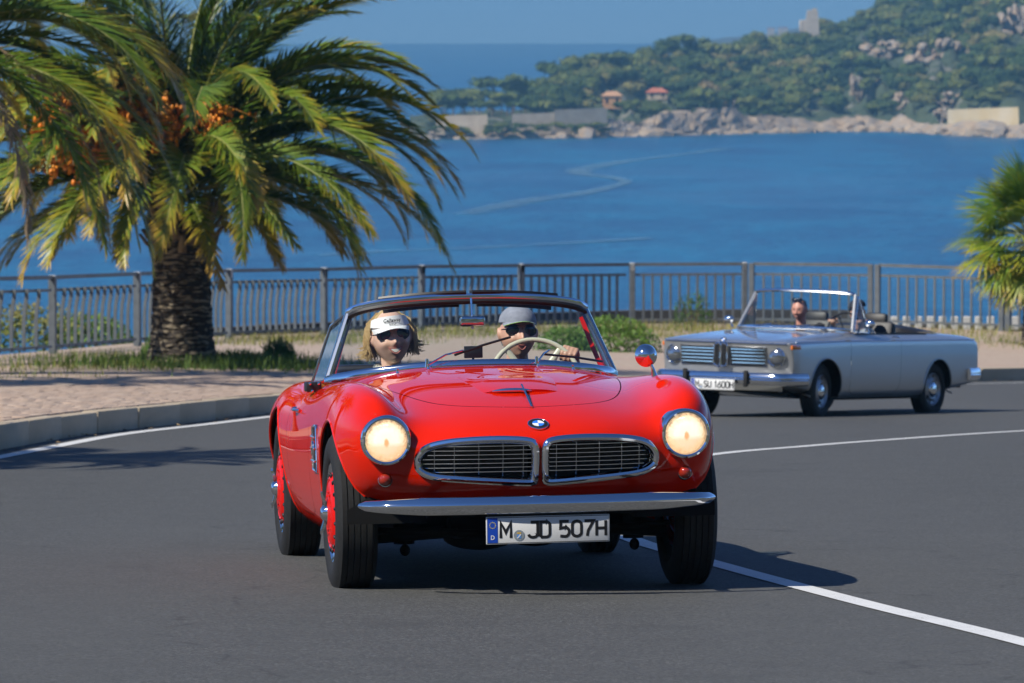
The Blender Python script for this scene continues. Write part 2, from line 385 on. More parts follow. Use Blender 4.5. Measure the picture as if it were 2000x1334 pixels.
# ================================================================== sea
SEA_Z = HC - 25.0
M_SEA = mat('sea_water', (.004, .07, .17), .30, spec=.5)
def sea():
    g = N(M_SEA); c = g.coord('Object')
    w1 = g.noise(g.n('Mapping', ins={0: c, 3: (.55, .22, 1)}).outputs[0], 1.0, 4, .6); w2 = g.noise(g.n('Mapping', ins={0: c, 3: (.06, .025, 1)}).outputs[0], 1., 3)
    sl = g.noise(g.n('Mapping', ins={0: c, 3: (.006, .0022, 1)}).outputs[0], 1., 4, .6)
    slk = g.ramp(sl.outputs[0], [(.50, (0, 0, 0)), (.62, (1, 1, 1))])
    cur = g.n('TexWave', wave_type='BANDS', bands_direction='DIAGONAL', ins={'Vector': g.n('Mapping', ins={0: c, 3: (.0022, .0016, 1)}).outputs[0], 'Scale': 1.0, 'Distortion': 9., 'Detail': 3., 'Detail Scale': 1.2})
    trail = g.ramp(cur.outputs[0], [(.945, (0, 0, 0)), (.985, (1, 1, 1))])
    rip = g.ramp(g.math('ADD', g.math('MULTIPLY', w1.outputs[0], .5), g.math('MULTIPLY', w2.outputs[0], .5)), [(.42, (0, 0, 0)), (.62, (1, 1, 1))])
    base = g.mix(g.math('MULTIPLY', slk, .35), (.0004, .052, .128), (.001, .075, .162))
    base = g.mix(g.math('MULTIPLY', rip, .7), base, (.003, .150, .26))
    g.col(g.mix(g.math('MULTIPLY', trail, .16), base, (.06, .16, .27)))
    h = g.math('ADD', w1.outputs[0], g.math('MULTIPLY', w2.outputs[0], 2.))
    g.bump(h, 1.0, .5); g.b.inputs['Specular IOR Level'].default_value = .10
sea()
sy = np.r_[np.linspace(105, 800, 20), np.geomspace(900, 10000, 16)]; 
V = [(x * (2000 + y * 1.2), y, SEA_Z) for y in sy for x in np.linspace(-1, 1, 17)]
tag(obj('sea', (V, grid_faces(len(sy), 17)), M_SEA), kind='structure')

# pale wake curving over the bay
M_WAKE = mat('wake_water', (.15, .29, .40), .5); g_ = N(M_WAKE); c_ = g_.coord('Object'); n1 = g_.noise(g_.n('Mapping', ins={0: c_, 3: (.12, .03, 1)}).outputs[0], 1., 4, .7)
tr = g_.n('BsdfTransparent'); mx = g_.n('MixShader'); at_ = g_.n('Attribute', attribute_name='edge'); g_.set(mx, 0, g_.math('MULTIPLY', g_.ramp(n1.outputs[0], [(.32, (.15, .15, .15)), (.66, (.75, .75, .75))]), at_.outputs['Fac']))
g_.t.links.new(tr.outputs[0], mx.inputs[1]); g_.t.links.new(g_.b.outputs[0], mx.inputs[2]); g_.t.links.new(mx.outputs[0], g_.t.nodes['Material Output'].inputs[0])
def sea_at(px, py): D = 25.0 / ((py - 60) / 1e4); return ((px - 1000) / 1e4 * D, D)
def wake(pts, w):
    P = resample(catmull([sea_at(*p) for p in pts], 10), 4.); T = np.gradient(P, axis=0); T /= np.linalg.norm(T, axis=1)[:, None]; Nn = np.stack([T[:, 1], -T[:, 0]], 1); ww = w * (.7 + .3 * np.sin(np.arange(len(P)) * .13))[:, None]
    rows = [P + Nn * ww * k for k in (-1, -.4, .4, 1)]; V = [(x, y, SEA_Z + .12) for r_ in rows for x, y in r_]
    return tag(obj('wake', mesh_np('wake', V, grid_faces(4, len(P)), M_WAKE, True, None, {'edge': np.repeat([0, 1, 1, 0], len(P))}), None), kind='structure')
wake([(905, 420), (985, 402), (1060, 388), (1140, 377), (1205, 362), (1222, 354), (1190, 346), (1140, 341), (1130, 334), (1165, 324), (1230, 314), (1330, 302), (1420, 290)], 3.4)
wake([(620, 500), (740, 492), (900, 486), (1060, 478), (1270, 466)], 1.6)
# ================================================================== far headland across the bay
def D_of(y): return 25.0 / ((y - 60) / 1e4)          # distance at which the sea shows at photo row y
SHX = np.array([760, 835, 870, 960, 1060, 1180, 1250, 1330, 1400, 1520, 1640, 1720, 1790, 1850, 1930, 2000, 2150, 2400])
SHY = np.array([272, 272, 271, 270.5, 269, 267, 265.5, 263.5, 261.5, 258.5, 256.5, 256, 258, 263, 266, 268, 271, 276.])
CRX = np.array([760, 835, 900, 960, 1010, 1060, 1100, 1200, 1280, 1340, 1440, 1500, 1580, 1640, 1700, 1800, 1900, 2000, 2150, 2400])
CRY = np.array([262, 235, 222, 212, 218, 200, 172, 150, 138, 122, 122, 112, 92, 72, 45, 0, -38, -75, -120, -180.])
hpx = np.r_[np.arange(800, 2060, 9.), np.arange(2070, 2400, 30.)]; tv = np.r_[np.linspace(0, 1, 34), np.linspace(1.08, 1.8, 8)]
rngh = np.random.default_rng(11)
def vnoise(x, y, seed=0):
    def h(i, j): n = np.sin(i * 127.1 + j * 311.7 + seed * 74.7) * 43758.5453; return n - np.floor(n)
    xi, yi = np.floor(x), np.floor(y); u, v = x - xi, y - yi; u = u * u * (3 - 2 * u); v = v * v * (3 - 2 * v)
    return (h(xi, yi) * (1 - u) + h(xi + 1, yi) * u) * (1 - v) + (h(xi, yi + 1) * (1 - u) + h(xi + 1, yi + 1) * u) * v
def hill(px, t):
    """world point on the headland: px = bearing, t = 0 shore .. 1 crest .. beyond"""
    px = np.asarray(px, float); t = np.asarray(t, float)
    Ds = D_of(np.interp(px, SHX, SHY)); Dc = Ds + 60 + np.interp(px, [800, 1100, 1500, 2000, 2400], [20, 90, 230, 330, 380])
    D = Ds + (Dc - Ds) * t; zc = HC + (60 - np.interp(px, CRX, CRY)) / 1e4 * Dc; H = zc - SEA_Z
    prof = np.where(t < 1, t ** .85, np.maximum(0, 1 - (t - 1) * 1.3))
    cl = 4.5 * sstep(.01, .06, t) * (1 - sstep(1.2, 1.7, t))
    z = SEA_Z - .6 + np.maximum(cl, H * prof) + (vnoise(px / 14, t * 14, 3) - .5) * 7 * sstep(.02, .2, t) * np.minimum(1, H / 16)
    z = np.where(t > 1.7, SEA_Z - 2, z)
    return np.stack([(px - 1000) / 1e4 * D, D, z], -1)
PXg, Tg = np.meshgrid(hpx, tv); HG = hill(PXg, Tg)
M_HILL = mat('scrub_hillside', (.06, .08, .035), .95)
g_ = N(M_HILL); c_ = g_.coord('Object'); n1 = g_.noise(c_, .05, 6, .7); n2 = g_.noise(c_, .35, 4)
g_.col(g_.mix(g_.ramp(n1.outputs[0], [(.56, (0, 0, 0)), (.66, (1, 1, 1))]), g_.ramp(n2.outputs[0], [(.3, (.03, .05, .02)), (.7, (.08, .10, .04))]), (.30, .26, .20))); g_.bump(n2.outputs[0], .8, 1.)
tag(obj('headland_terrain', (HG.reshape(-1, 3), grid_faces(len(tv), len(hpx))), M_HILL), kind='structure')
# rock
M_ROCK = mat('limestone', (.42, .36, .28), .95); g_ = N(M_ROCK); c_ = g_.coord('Object'); n1 = g_.noise(c_, .25, 6, .7); n2 = g_.noise(g_.n('Mapping', ins={0: c_, 3: (1, 1, .25)}).outputs[0], .5, 5)
g_.col(g_.mix(g_.ramp(n2.outputs[0], [(.40, (0, 0, 0)), (.62, (1, 1, 1))]), g_.ramp(n1.outputs[0], [(.3, (.27, .17, .09)), (.5, (.44, .32, .20)), (.7, (.57, .45, .31))]), (.30, .26, .22))); g_.bump(n1.outputs[0], 1., 1.2)
def ico(sub=2):
    bm = bmesh.new(); bmesh.ops.create_icosphere(bm, subdivisions=sub, radius=1); V, F = bm_out(bm); return np.array(V), np.array(F)
ICO1, ICO2, ICO3 = ico(1), ico(2), ico(3)
def rockVF(seed, sub=ICO2, rough=.35):
    r = np.random.default_rng(seed); V = sub[0].copy()
    for k in range(7):
        d = r.normal(size=3); d /= np.linalg.norm(d); o = r.uniform(.45, .85); s = V @ d; V = V - np.outer(np.maximum(0, s - o), d) * .9
    V *= 1 + rough * (r.random(len(V))[:, None] - .5) * .5
    return V, sub[1]
ROCKS = [rockVF(k) for k in range(6)]
Vs, Fs, b = [], [], 0
def addrock(P, s, k):
    global b
    V, F = ROCKS[k % 6]; a = rngh.uniform(0, 6.28); c, s_ = math.cos(a), math.sin(a); Rm = np.array([[c, -s_, 0], [s_, c, 0], [0, 0, 1]])
    Vs.append((V * s) @ Rm.T + P); Fs.append(F + b); b += len(V)
for px in np.arange(836, 2060, 3.0):
    for k in range(2):
        t = rngh.uniform(-.012, .03); q = hill(px + rngh.normal(0, 3), t); s = rngh.gamma(2., .42) * (1.15 if px > 1800 else .9) + .2; q[2] = max(SEA_Z, min(q[2], SEA_Z + 1.2)) - .3
        addrock(q, np.array([s * rngh.uniform(.9, 2.2), s, s * rngh.uniform(.4, 1.0)]), rngh.integers(6))
tag(obj('shore_rocks', mesh_np('shore_rocks', np.concatenate(Vs), np.concatenate(Fs), M_ROCK, False), None), 'pale limestone boulders heaped along the waterline of the headland', 'rocks', kind='stuff')
# ragged cliff band along the shore
cpx = np.arange(836, 2080, 2.2); cv = np.linspace(0, 1, 12); CV = []
hgt = 2.2 + 2.2 * vnoise(cpx / 34, cpx * 0, 9) + 2.2 * np.exp(-((cpx - 1330) / 120) ** 2) + 1.5 * np.exp(-((cpx - 1440) / 50) ** 2)
for v in cv:
    q = hill(cpx, np.full_like(cpx, .004)); q2 = hill(cpx, np.full_like(cpx, .05)); z = SEA_Z - .5 + hgt * v ** .9
    ra = 2.4 * (vnoise(cpx / 26 + v * 1.1, np.full_like(cpx, v * 3), 4) - .5) + 1.7 * (vnoise(cpx / 9 - v * 1.7, np.full_like(cpx, v * 6), 6) - .5) + 1.2 * (vnoise(cpx / 3.4 + v * 2.3, np.full_like(cpx, v * 11), 8) - .5)
    CV.append(np.stack([q[:, 0], q[:, 1] + (q2[:, 1] - q[:, 1]) * v * .7 + ra, z + ra * .25], 1))
tag(obj('shore_cliff', (np.concatenate(CV), grid_faces(12, len(cpx))), M_ROCK, smooth=False), kind='structure')
# bare crags on the slope, each a thing
def px_t(px, py):
    """t on the headland that shows at photo row py"""
    t = np.linspace(.02, 1.0, 120); q = hill(np.full(120, px), t); rows = 60 - (q[:, 2] - HC) / q[:, 1] * 1e4
    return float(t[np.argmin(np.abs(rows - py))])
crags = [(1725, 98, 46, 22, 'ochre limestone crag high on the wooded slope, left of the broad grey one'), (1838, 112, 48, 36, 'broad grey limestone crag high on the wooded slope'), (1985, 60, 34, 50, 'grey rock face at the right edge, highest on the slope'),
         (1592, 200, 20, 26, 'small pale crag low on the slope above the shore rocks'), (1667, 178, 14, 40, 'narrow upright rock chute on the wooded slope'), (1762, 205, 18, 20, 'grey rock outcrop low on the slope beside the narrow cove'),
         (1850, 196, 30, 16, 'pale outcrop just above the sloping fort wall'), (1838, 225, 16, 20, 'rock stack standing at the left foot of the fort wall'), (1425, 208, 22, 20, 'ochre sea cliff below the pines, left of the pale crag'), (1330, 225, 60, 14, 'long low ochre sea cliff under the red roofed house'), (1720, 165, 14, 10, 'small rock outcrop between dark pines in mid slope')]
for (px, py, rx, ry, lab) in crags:
    t = px_t(px, py); q = hill(px, t); k = q[1] / 1e4; Vc, Fc, bb = [], [], 0
    for i in range(34):
        V, F = rockVF(200 + i + int(px), ICO2, .6); o = np.array([rngh.normal(0, .45) * rx * k, rngh.uniform(-1, 1) * 3 - 4, rngh.normal(0, .4) * ry * k]); s = rngh.uniform(.12, .36)
        Vc.append(V * np.array([rx * k * s, 4, ry * k * s * 1.3]) + o); Fc.append(F + bb); bb += len(V)
    tag(obj('crag', mesh_np('crag', np.concatenate(Vc), np.concatenate(Fc), M_ROCK, False), None, loc=tuple(q)), lab, 'rock', 'bare crags on the headland')
# trees
def leafcol(name, stops, rough=.75):
    m = mat(name, stops[0], rough, spec=.25); g = N(m); oi = g.n('ObjectInfo'); c = g.coord('Object'); n = g.noise(c, .9, 3)
    f = g.math('ADD', g.math('MULTIPLY', n.outputs[0], .6), g.math('MULTIPLY', oi.outputs['Random'], .4)); g.col(g.ramp(f, [(.25 + .5 * i / (len(stops) - 1), s) for i, s in enumerate(stops)])); return m
M_PINE = leafcol('pine_foliage', [(.030, .056, .014), (.080, .115, .022), (.17, .185, .038)])
M_PTRUNK = noisy('pine_bark', (.12, .08, .05), (.22, .16, .11), 2, .9)
def crownVF(seed, n=260, flat=.62, leaf=.17):
    """unit crown of leaf clumps on a few lobes; radius ~1"""
    r = np.random.default_rng(seed); lobes = [(r.normal(0, .38, 3) * [1, 1, .5], r.uniform(.42, .68)) for _ in range(7)]; V, F = [], []
    V0, F0 = [], []
    for c, s in lobes:
        b0 = len(V); q = ICO1[0] * s * .82 * [1, 1, flat] + c * [1, 1, flat]; q *= 1 + .25 * (r.random(len(q))[:, None] - .5); V += [tuple(p) for p in q]; F += [tuple(f + b0) for f in ICO1[1]]
    for k in range(n):
        c, s = lobes[r.integers(len(lobes))]; d = r.normal(size=3); d /= np.linalg.norm(d); d[2] = abs(d[2]) if r.random() < .7 else d[2]
        p = c * [1, 1, flat] + d * s * r.uniform(.8, 1.08) * [1, 1, flat]; u = r.normal(size=3); u /= np.linalg.norm(u); w = np.cross(u, d + .3 * r.normal(size=3)); w /= np.linalg.norm(w) + 1e-9
        l = leaf * r.uniform(.5, 1.1); b0 = len(V); V += [tuple(p + u * l), tuple(p + w * l * .7), tuple(p - u * l)]; F.append((b0, b0 + 1, b0 + 2))
    return np.array(V), np.array(F)
CROWNS = [crownVF(50 + k) for k in range(6)]
pine_me = [mesh_np('crown', V, F, M_PINE, False) for V, F in CROWNS]
ptr = mesh('trunk', *merge(tube([(0, 0, -1), (.15, 0, 2), (.1, .1, 4.5), (.2, 0, 7)], [.32, .26, .2, .12], 7), tube([(.1, .1, 4.2), (1.4, .3, 6.2)], [.13, .06], 5), tube([(.1, .1, 4.6), (-1.3, -.3, 6.5)], [.13, .06], 5)), M_PTRUNK)
def pine(px, t, h, w, lab, grp, k):
    q = hill(px, t); o = empty('pine_tree', tuple(q)); tag(o, lab, 'tree', grp)
    tr = obj('trunk', ptr, None, o); tr.scale = (h / 10, h / 10, h / 8.2)
    c = obj('crown', pine_me[k % 6], None, o); c.location = (0, 0, h * .72); c.scale = (w / 2, w / 2, h * .44); c.rotation_euler = (0, 0, rngh.uniform(0, 6.28)); return o
def row_top(px, t, py): q = hill(px, t); return (60 - py) / 1e4 * q[1] + HC - q[2]
lead = [(868, 170, 70, 'leftmost pine on the low tip of the far headland'), (905, 166, 78, 'second pine from the tip of the far headland'), (962, 138, 96, 'tallest round pine on the low tip of the headland'), (1003, 150, 62, 'round pine right of the tallest one on the headland tip'), (1052, 150, 44, 'small pine in the gap right of the headland tip'),
        (1085, 116, 66, 'pine at the left end of the long skyline wood'), (1130, 103, 84, 'second pine along the long skyline wood'), (1178, 97, 84, 'pine on the skyline above the orange house'), (1230, 93, 80, 'pine on the skyline right of the orange house'), (1275, 92, 60, 'pine left of the tallest skyline clump'), (1305, 74, 62, 'left pine of the tallest skyline clump'), (1338, 64, 60, 'highest pine of the tallest skyline clump'), (1375, 76, 64, 'right pine of the tallest skyline clump'),
        (1425, 76, 60, 'low skyline pine left of the tower'), (1465, 70, 56, 'skyline pine halfway between tallest clump and tower'), (1520, 66, 60, 'skyline pine just left of the pale tower'), (1565, 62, 40, 'pine at the foot of the pale tower')]
for k, (px, top, w, lab) in enumerate(lead):
    t = .8 if px < 1060 else .93; q = hill(px, t); h = max(6, row_top(px, t, top)); pine(px, t, h, w * q[1] / 1e4 * 1.05, lab, 'pines on the headland skyline', k)
for px_, t_h, lb_ in ((1178, .2, 'low tree at the left front corner of the small orange house'), (1212, .22, 'low tree at the right front corner of the small orange house'), (1262, .3, 'low tree left of the red roofed house'), (1300, .3, 'low tree right of the red roofed house')): pine(px_, t_h, 3.4, 5.0, lb_, 'trees in front of the houses', int(px_))
ORD = 'first second third fourth fifth sixth seventh eighth ninth tenth eleventh twelfth thirteenth fourteenth fifteenth sixteenth seventeenth eighteenth nineteenth twentieth'.split(); ORD += ['twenty-' + w_ for w_ in ORD[:9]] + ['thirtieth']; n_tree = 0
for k in range(30):        # trees standing apart on the shore terrace
    px = 846 + k * 13 + rngh.uniform(-5, 5)
    if 1160 < px < 1230: continue
    pine(px, rngh.uniform(.35, .7), rngh.uniform(4.5, 7.5), rngh.uniform(5, 8), ORD[n_tree] + ' tree from the headland tip in the dark row behind the sea wall', 'trees behind the sea wall', k); n_tree += 1
Vs, Fs, b = [], [], 0; tint = []
for px in list(rngh.uniform(850, 955, 9)) + list(rngh.uniform(955, 1005, 12)) + list(rngh.uniform(1005, 1190, 22)):      # scrub at the foot of the sea walls
    q = hill(px, rngh.uniform(.002, .009)); V, F = CROWNS[rngh.integers(6)]; w = rngh.uniform(.8, 2.0); P = V * [w, w, w * .8] + [q[0], q[1] - 1.5, max(q[2], SEA_Z + 1.0) + w * .4 + rngh.uniform(0, 1.6)]
    Vs.append(P); Fs.append(F + b); b += len(V); tint.append(np.full(len(V), rngh.uniform(.2, .6)))
clear_px = [(c[0], c[1], c[2] * .75, c[3] * .7) for c in crags] + [(1195, 192, 40, 22), (1283, 182, 30, 10), (1925, 228, 70, 18)]
for k in range(1500):
    px = rngh.uniform(1030, 2100); t = rngh.uniform(.07, 1.12); q = hill(px, t); row = 60 - (q[2] - HC) / q[1] * 1e4
    if px < 1180 and t < .3: continue
    if px > 1840 and t < .12: continue
    h = rngh.uniform(4.5, 8.5); rowm = row - h * .5 / q[1] * 1e4
    if any(((px - a) / (rx + 14)) ** 2 + ((rowm - y_) / (ry + 14)) ** 2 < 1 for a, y_, rx, ry in clear_px): 
        continue
    V, F = CROWNS[rngh.integers(6)]; w = rngh.uniform(2.2, 4.2); a = rngh.uniform(0, 6.28); c, s = math.cos(a), math.sin(a)
    P = V * [w, w, h * .5]; P = np.stack([P[:, 0] * c - P[:, 1] * s, P[:, 0] * s + P[:, 1] * c, P[:, 2]], 1) + q + [0, 0, h * .5]; Vs.append(P); Fs.append(F + b); b += len(V); tint.append(np.full(len(V), np.clip(rngh.normal(.42, .22), 0, 1)))
M_WOOD = leafcol('evergreen_wood', [(.024, .048, .014), (.075, .110, .024), (.155, .175, .038), (.24, .20, .07)])
g_ = N(M_WOOD); a_ = g_.n('Attribute', attribute_name='tint'); nz_ = g_.noise(g_.coord('Object'), .9, 3)
g_.col(g_.ramp(g_.math('ADD', g_.math('MULTIPLY', a_.outputs['Fac'], .75), g_.math('MULTIPLY', nz_.outputs[0], .25)), [(.05, (.014, .036, .012)), (.35, (.060, .098, .022)), (.6, (.15, .165, .034)), (.8, (.25, .20, .07)), (1., (.30, .19, .09))]))
tag(obj('wood', mesh_np('wood', np.concatenate(Vs), np.concatenate(Fs), M_WOOD, False, None, {'tint': np.concatenate(tint)}), None), 'dense evergreen wood covering the slope of the far headland', 'wood', kind='stuff')
# walls and houses
M_WALLST = noisy('sea_wall_stone', (.50, .38, .25), (.64, .52, .36), .4, .9, .3, .2)
def quadwall(name, p0, p1, top0, top1, bot, th, lab, cat, m):
    """a thick wall between two bearings; rows give its top and base"""
    (a, ta), (b_, tb) = p0, p1; A, B = hill(a, ta), hill(b_, tb); zz = lambda q, r: HC + (60 - r) / 1e4 * q[1]
    V = []
    for off in (0, th):
        for q, tp, bt in ((A, top0, bot), (B, top1, bot)): V += [(q[0], q[1] + off, zz(q, bt)), (q[0], q[1] + off + (2.2 if off == 0 else .6), zz(q, tp))]
    F = [(0, 2, 3, 1), (4, 5, 7, 6), (1, 3, 7, 5), (0, 1, 5, 4), (2, 6, 7, 3)]
    return tag(obj(name, (V, F), m, smooth=False), lab, cat)
quadwall('sea_wall', (852, .012), (952, .012), 226, 224, 262, 2, 'short pale sea wall at the tip of the far headland', 'wall', M_WALLST)
quadwall('sea_wall', (1000, .012), (1082, .012), 223, 220, 262, 2, 'lower left part of the pale sea wall stepping up along the shore', 'wall', M_WALLST)
quadwall('sea_wall', (1082.5, .012), (1186, .012), 214, 211, 262, 2, 'higher right part of the pale sea wall stepping up along the shore', 'wall', M_WALLST)
M_FORT = noisy('fort_plaster', (.48, .36, .17), (.55, .47, .33), .15, .9, .2, .2)
quadwall('fort_wall', (1852, .03), (1990, .03), 214, 209, 256, 3, 'sloping ochre fort wall above the rocks on the right', 'wall', M_FORT)
def house(px, t, top, w, h, d, wm, rm, lab, win):
    q = hill(px, t); z = HC + (60 - top) / 1e4 * q[1]; o = empty('house', (q[0], q[1], z)); tag(o, lab, 'house')
    obj('wall', box((0, 0, -h / 2 - .3), (w, d, h + .2)), wm, o, smooth=False); W2, D2 = w / 2 + .35, d / 2 + .35
    obj('roof', ([(-W2, -D2, -.15), (W2, -D2, -.15), (W2, D2, -.15), (-W2, D2, -.15), (-W2 * .45, 0, .9), (W2 * .45, 0, .9), (-W2, -D2, -.35), (W2, -D2, -.35), (W2, D2, -.35), (-W2, D2, -.35)], [(0, 1, 5, 4), (1, 2, 5), (2, 3, 4, 5), (3, 0, 4), (0, 6, 7, 1), (1, 7, 8, 2), (2, 8, 9, 3), (3, 9, 6, 0)]), rm, o, smooth=False)
    for x in win:
        wn = obj('window', box((x, -d / 2 - .02, -h * .45), (.7, .08, 1.0)), M_BLACK, o, smooth=False); obj('sill', box((x, -d / 2 - .1, -h * .45 - .56), (.9, .2, .1)), wm, wn, smooth=False)
M_ROOF = noisy('terracotta', (.42, .12, .07), (.55, .2, .11), 1.5, .9)
house(1195, .34, 185, 4.6, 3.0, 5, noisy('orange_plaster', (.52, .26, .10), (.60, .33, .15), .6, .9), noisy('pale_tiles', (.5, .27, .13), (.58, .34, .2), 2, .9), 'small orange plastered house among pines above the sea wall', (-1.3, 1.2))
house(1283, .38, 178, 5.0, 1.6, 5, M_WALLST, M_ROOF, 'house with a long red roof half hidden in the pines', (-1.4, 1.4))
q = hill(1585, .96); zt = HC + (60 - 22) / 1e4 * q[1]; tw = empty('watch_tower', (q[0], q[1], zt)); tag(tw, 'pale ruined watch tower standing on the ridge', 'tower')
M_TOWER = noisy('tower_stone', (.36, .31, .25), (.48, .43, .36), .8, .9, .3, .1)
obj('shaft', sweep([(0, 0, -9), (0, 0, -3), (.1, 0, 0)], [(-1.9, -1.9), (1.9, -1.9), (1.9, 1.9), (-1.9, 1.9)], False, (0, 1, 0), [1.15, 1.0, .85]), M_TOWER, tw, smooth=False)
obj('broken_parapet', merge(box((.7, 0, .3), (1.5, 2.6, 1.2)), box((-.9, .4, .1), (1.0, 1.6, .6))), M_TOWER, tw, smooth=False)
obj('lower_wall', box((-2.6, 0, -4.6), (2.6, 2.6, 3.8), .3, 1), M_TOWER, tw, smooth=False)
# very distant cape
rx = np.linspace(1330, 1700, 60); Dd = 4200
top = np.interp(rx, [1330, 1400, 1450, 1500, 1560, 1600, 1700], [88, 76, 70, 66, 54, 46, 40]) + 3 * (vnoise(rx / 9, rx * 0, 5) - .5)
V = [pix(a, 92, Dd) for a in rx] + [pix(a, r_, Dd + 150) for a, r_ in zip(rx, top)] + [pix(a, r_ + 12, Dd + 500) for a, r_ in zip(rx, top)]
tag(obj('distant_cape', ([tuple(v) for v in V], grid_faces(3, 60)), noisy('distant_scrub', (.06, .075, .05), (.12, .12, .09), .02, .95)), kind='structure')
for k, (px, py, s, lab) in enumerate(((1506, 63, 6, 'pale building on the distant cape left of the tower'), (1529, 62, 8, 'ochre building on the distant cape nearest the tower'), (1570, 56, 7, 'pale block on the distant cape at the tower foot'))):
    p = pix(px, py, Dd + 60); o = empty('far_building', tuple(p)); tag(o, lab, 'building', 'buildings on the distant cape')
    obj('wall', box((0, 0, -s / 2), (s, s, s + 6)), M_WALLST, o, smooth=False); obj('roof', box((0, 0, s * .05 + 3.2), (s * 1.1, s * 1.1, .8)), M_ROOF, o, smooth=False)

# ================================================================== inland slope behind the camera: unseen, added so the cars reflect dark ground
ia = np.linspace(rad(182), rad(398), 72); ir = np.array([34, 42, 52, 66, 84, 110, 150]); ih = np.array([0, 4, 10, 18, 27, 38, 50.]); V = []
for r_, h_ in zip(ir, ih):
    k = vnoise(ia * 9, np.full_like(ia, r_ / 14), 2) - .5; edge = np.minimum(1, np.minimum(ia - rad(180), rad(400) - ia) / rad(14)); V += [(r_ * math.cos(t) * 1.2, r_ * math.sin(t) * .8 + 6, float(zr(6 + r_ * math.sin(t) * .8)) * (r_ < 60) + 1.5 * (r_ >= 60) - .6 + h_ * e * (.8 + .5 * kk)) for t, e, kk in zip(ia, edge, k)]
tag(obj('unseen_slope', (V, grid_faces(7, 72)), M_HILL), kind='structure')
# ================================================================== sea haze
M_HAZE = bpy.data.materials.new('haze_air'); M_HAZE.use_nodes = True; t_ = M_HAZE.node_tree; t_.nodes.clear()
pv = t_.nodes.new('ShaderNodeVolumePrincipled'); ou = t_.nodes.new('ShaderNodeOutputMaterial'); t_.links.new(pv.outputs[0], ou.inputs['Volume'])
pv.inputs['Color'].default_value = (.21, .47, .71, 1); pv.inputs['Density'].default_value = .00026; pv.inputs['Anisotropy'].default_value = .0
hz = obj('haze', ([(x, y, z) for z in (SEA_Z - 2.5, 62) for x, y in ((-15000, -400), (15000, -400), (15000, 10400), (-15000, 10400))], [(0, 3, 2, 1), (4, 5, 6, 7), (0, 1, 5, 4), (1, 2, 6, 5), (2, 3, 7, 6), (3, 0, 4, 7)]), M_HAZE, smooth=False)
tag(hz, 'thin blue sea haze over the bay and headland', 'haze', kind='stuff')
# ================================================================== railing along the edge
M_STEEL = noisy('galvanised_steel', (.105, .12, .13), (.16, .178, .19), 6, .5, metal=.2)
railing = empty('railing', (0, 0, 0)); tag(railing, 'grey steel railing with upright bars along the sea edge', 'railing')
H_R = 1.18
bal_me = mesh('baluster', *sweep([(0, 0, .0), (0, 0, .42), (0, -.012, .62), (0, -.045, .80), (0, -.05, .93)], [(-.019, -.026), (.019, -.026), (.019, .026), (-.019, .026)], False, (0, 1, 0)), M_STEEL, False)
bal_st = mesh('baluster', *sweep([(0, 0, .0), (0, 0, .47), (0, 0, .93)], [(-.019, -.022), (.019, -.022), (.019, .022), (-.019, .022)], False, (0, 1, 0)), M_STEEL, False)
post_me = mesh('post', *box((0, 0, H_R / 2 - .05), (.10, .11, H_R + .1), .006, 1), M_STEEL, False)
cap_me = mesh('post_cap', *box((0, 0, 0), (.09, .11, .16), .01, 1), noisy('cap_plate', (.42, .44, .44), (.55, .56, .56), 5, .5, metal=.2), False)
for i in range(1, len(FENCE) - 1):
    a, b = np.array(FENCE[i]), np.array(FENCE[i + 1]); d = b - a; L = np.linalg.norm(d); u = d / L; ang = math.atan2(d[1], d[0])
    g0 = .07 if i >= 8 else .04
    for e, s in ((a + u * g0, 0), (b - u * g0, 1)):
        if i < 8 and s == 1: continue
        o = obj('post', post_me, None, railing); o.location = tuple(e); o.rotation_euler = (0, 0, ang)
        if i < 9: c = obj('post_cap', cap_me, None, railing); c.location = (e[0], e[1], e[2] + H_R - .06); c.rotation_euler = (0, 0, ang)
    for nm, z, r in (('handrail', H_R - .015, (.024, .03)), ('mid_rail', H_R - .21, (.016, .022)), ('bottom_rail', .11, (.018, .022))):
        p0, p1 = a + u * (g0 + .03), b - u * (g0 + .03)
        if i < 8 and nm == 'handrail': p0, p1 = a, b
        obj(nm, sweep([p0 + [0, 0, z], (p0 + p1) / 2 + [0, 0, z], p1 + [0, 0, z]], [(-r[0], -r[1]), (r[0], -r[1]), (r[0], r[1]), (-r[0], r[1])], False, (0, 0, 1)), M_STEEL, railing, smooth=False)
    n = max(6, int(round(L / (.20 if i >= 6 else .27)))) if i > 2 else 12
    for k in range(1, n):
        t = g0 / L + .02 + (1 - 2 * (g0 / L + .02)) * k / n; p = a + d * t
        o = obj('baluster', bal_me if i < 7 else bal_st, None, railing); o.location = (p[0], p[1], p[2] + .07); o.rotation_euler = (0, 0, ang)
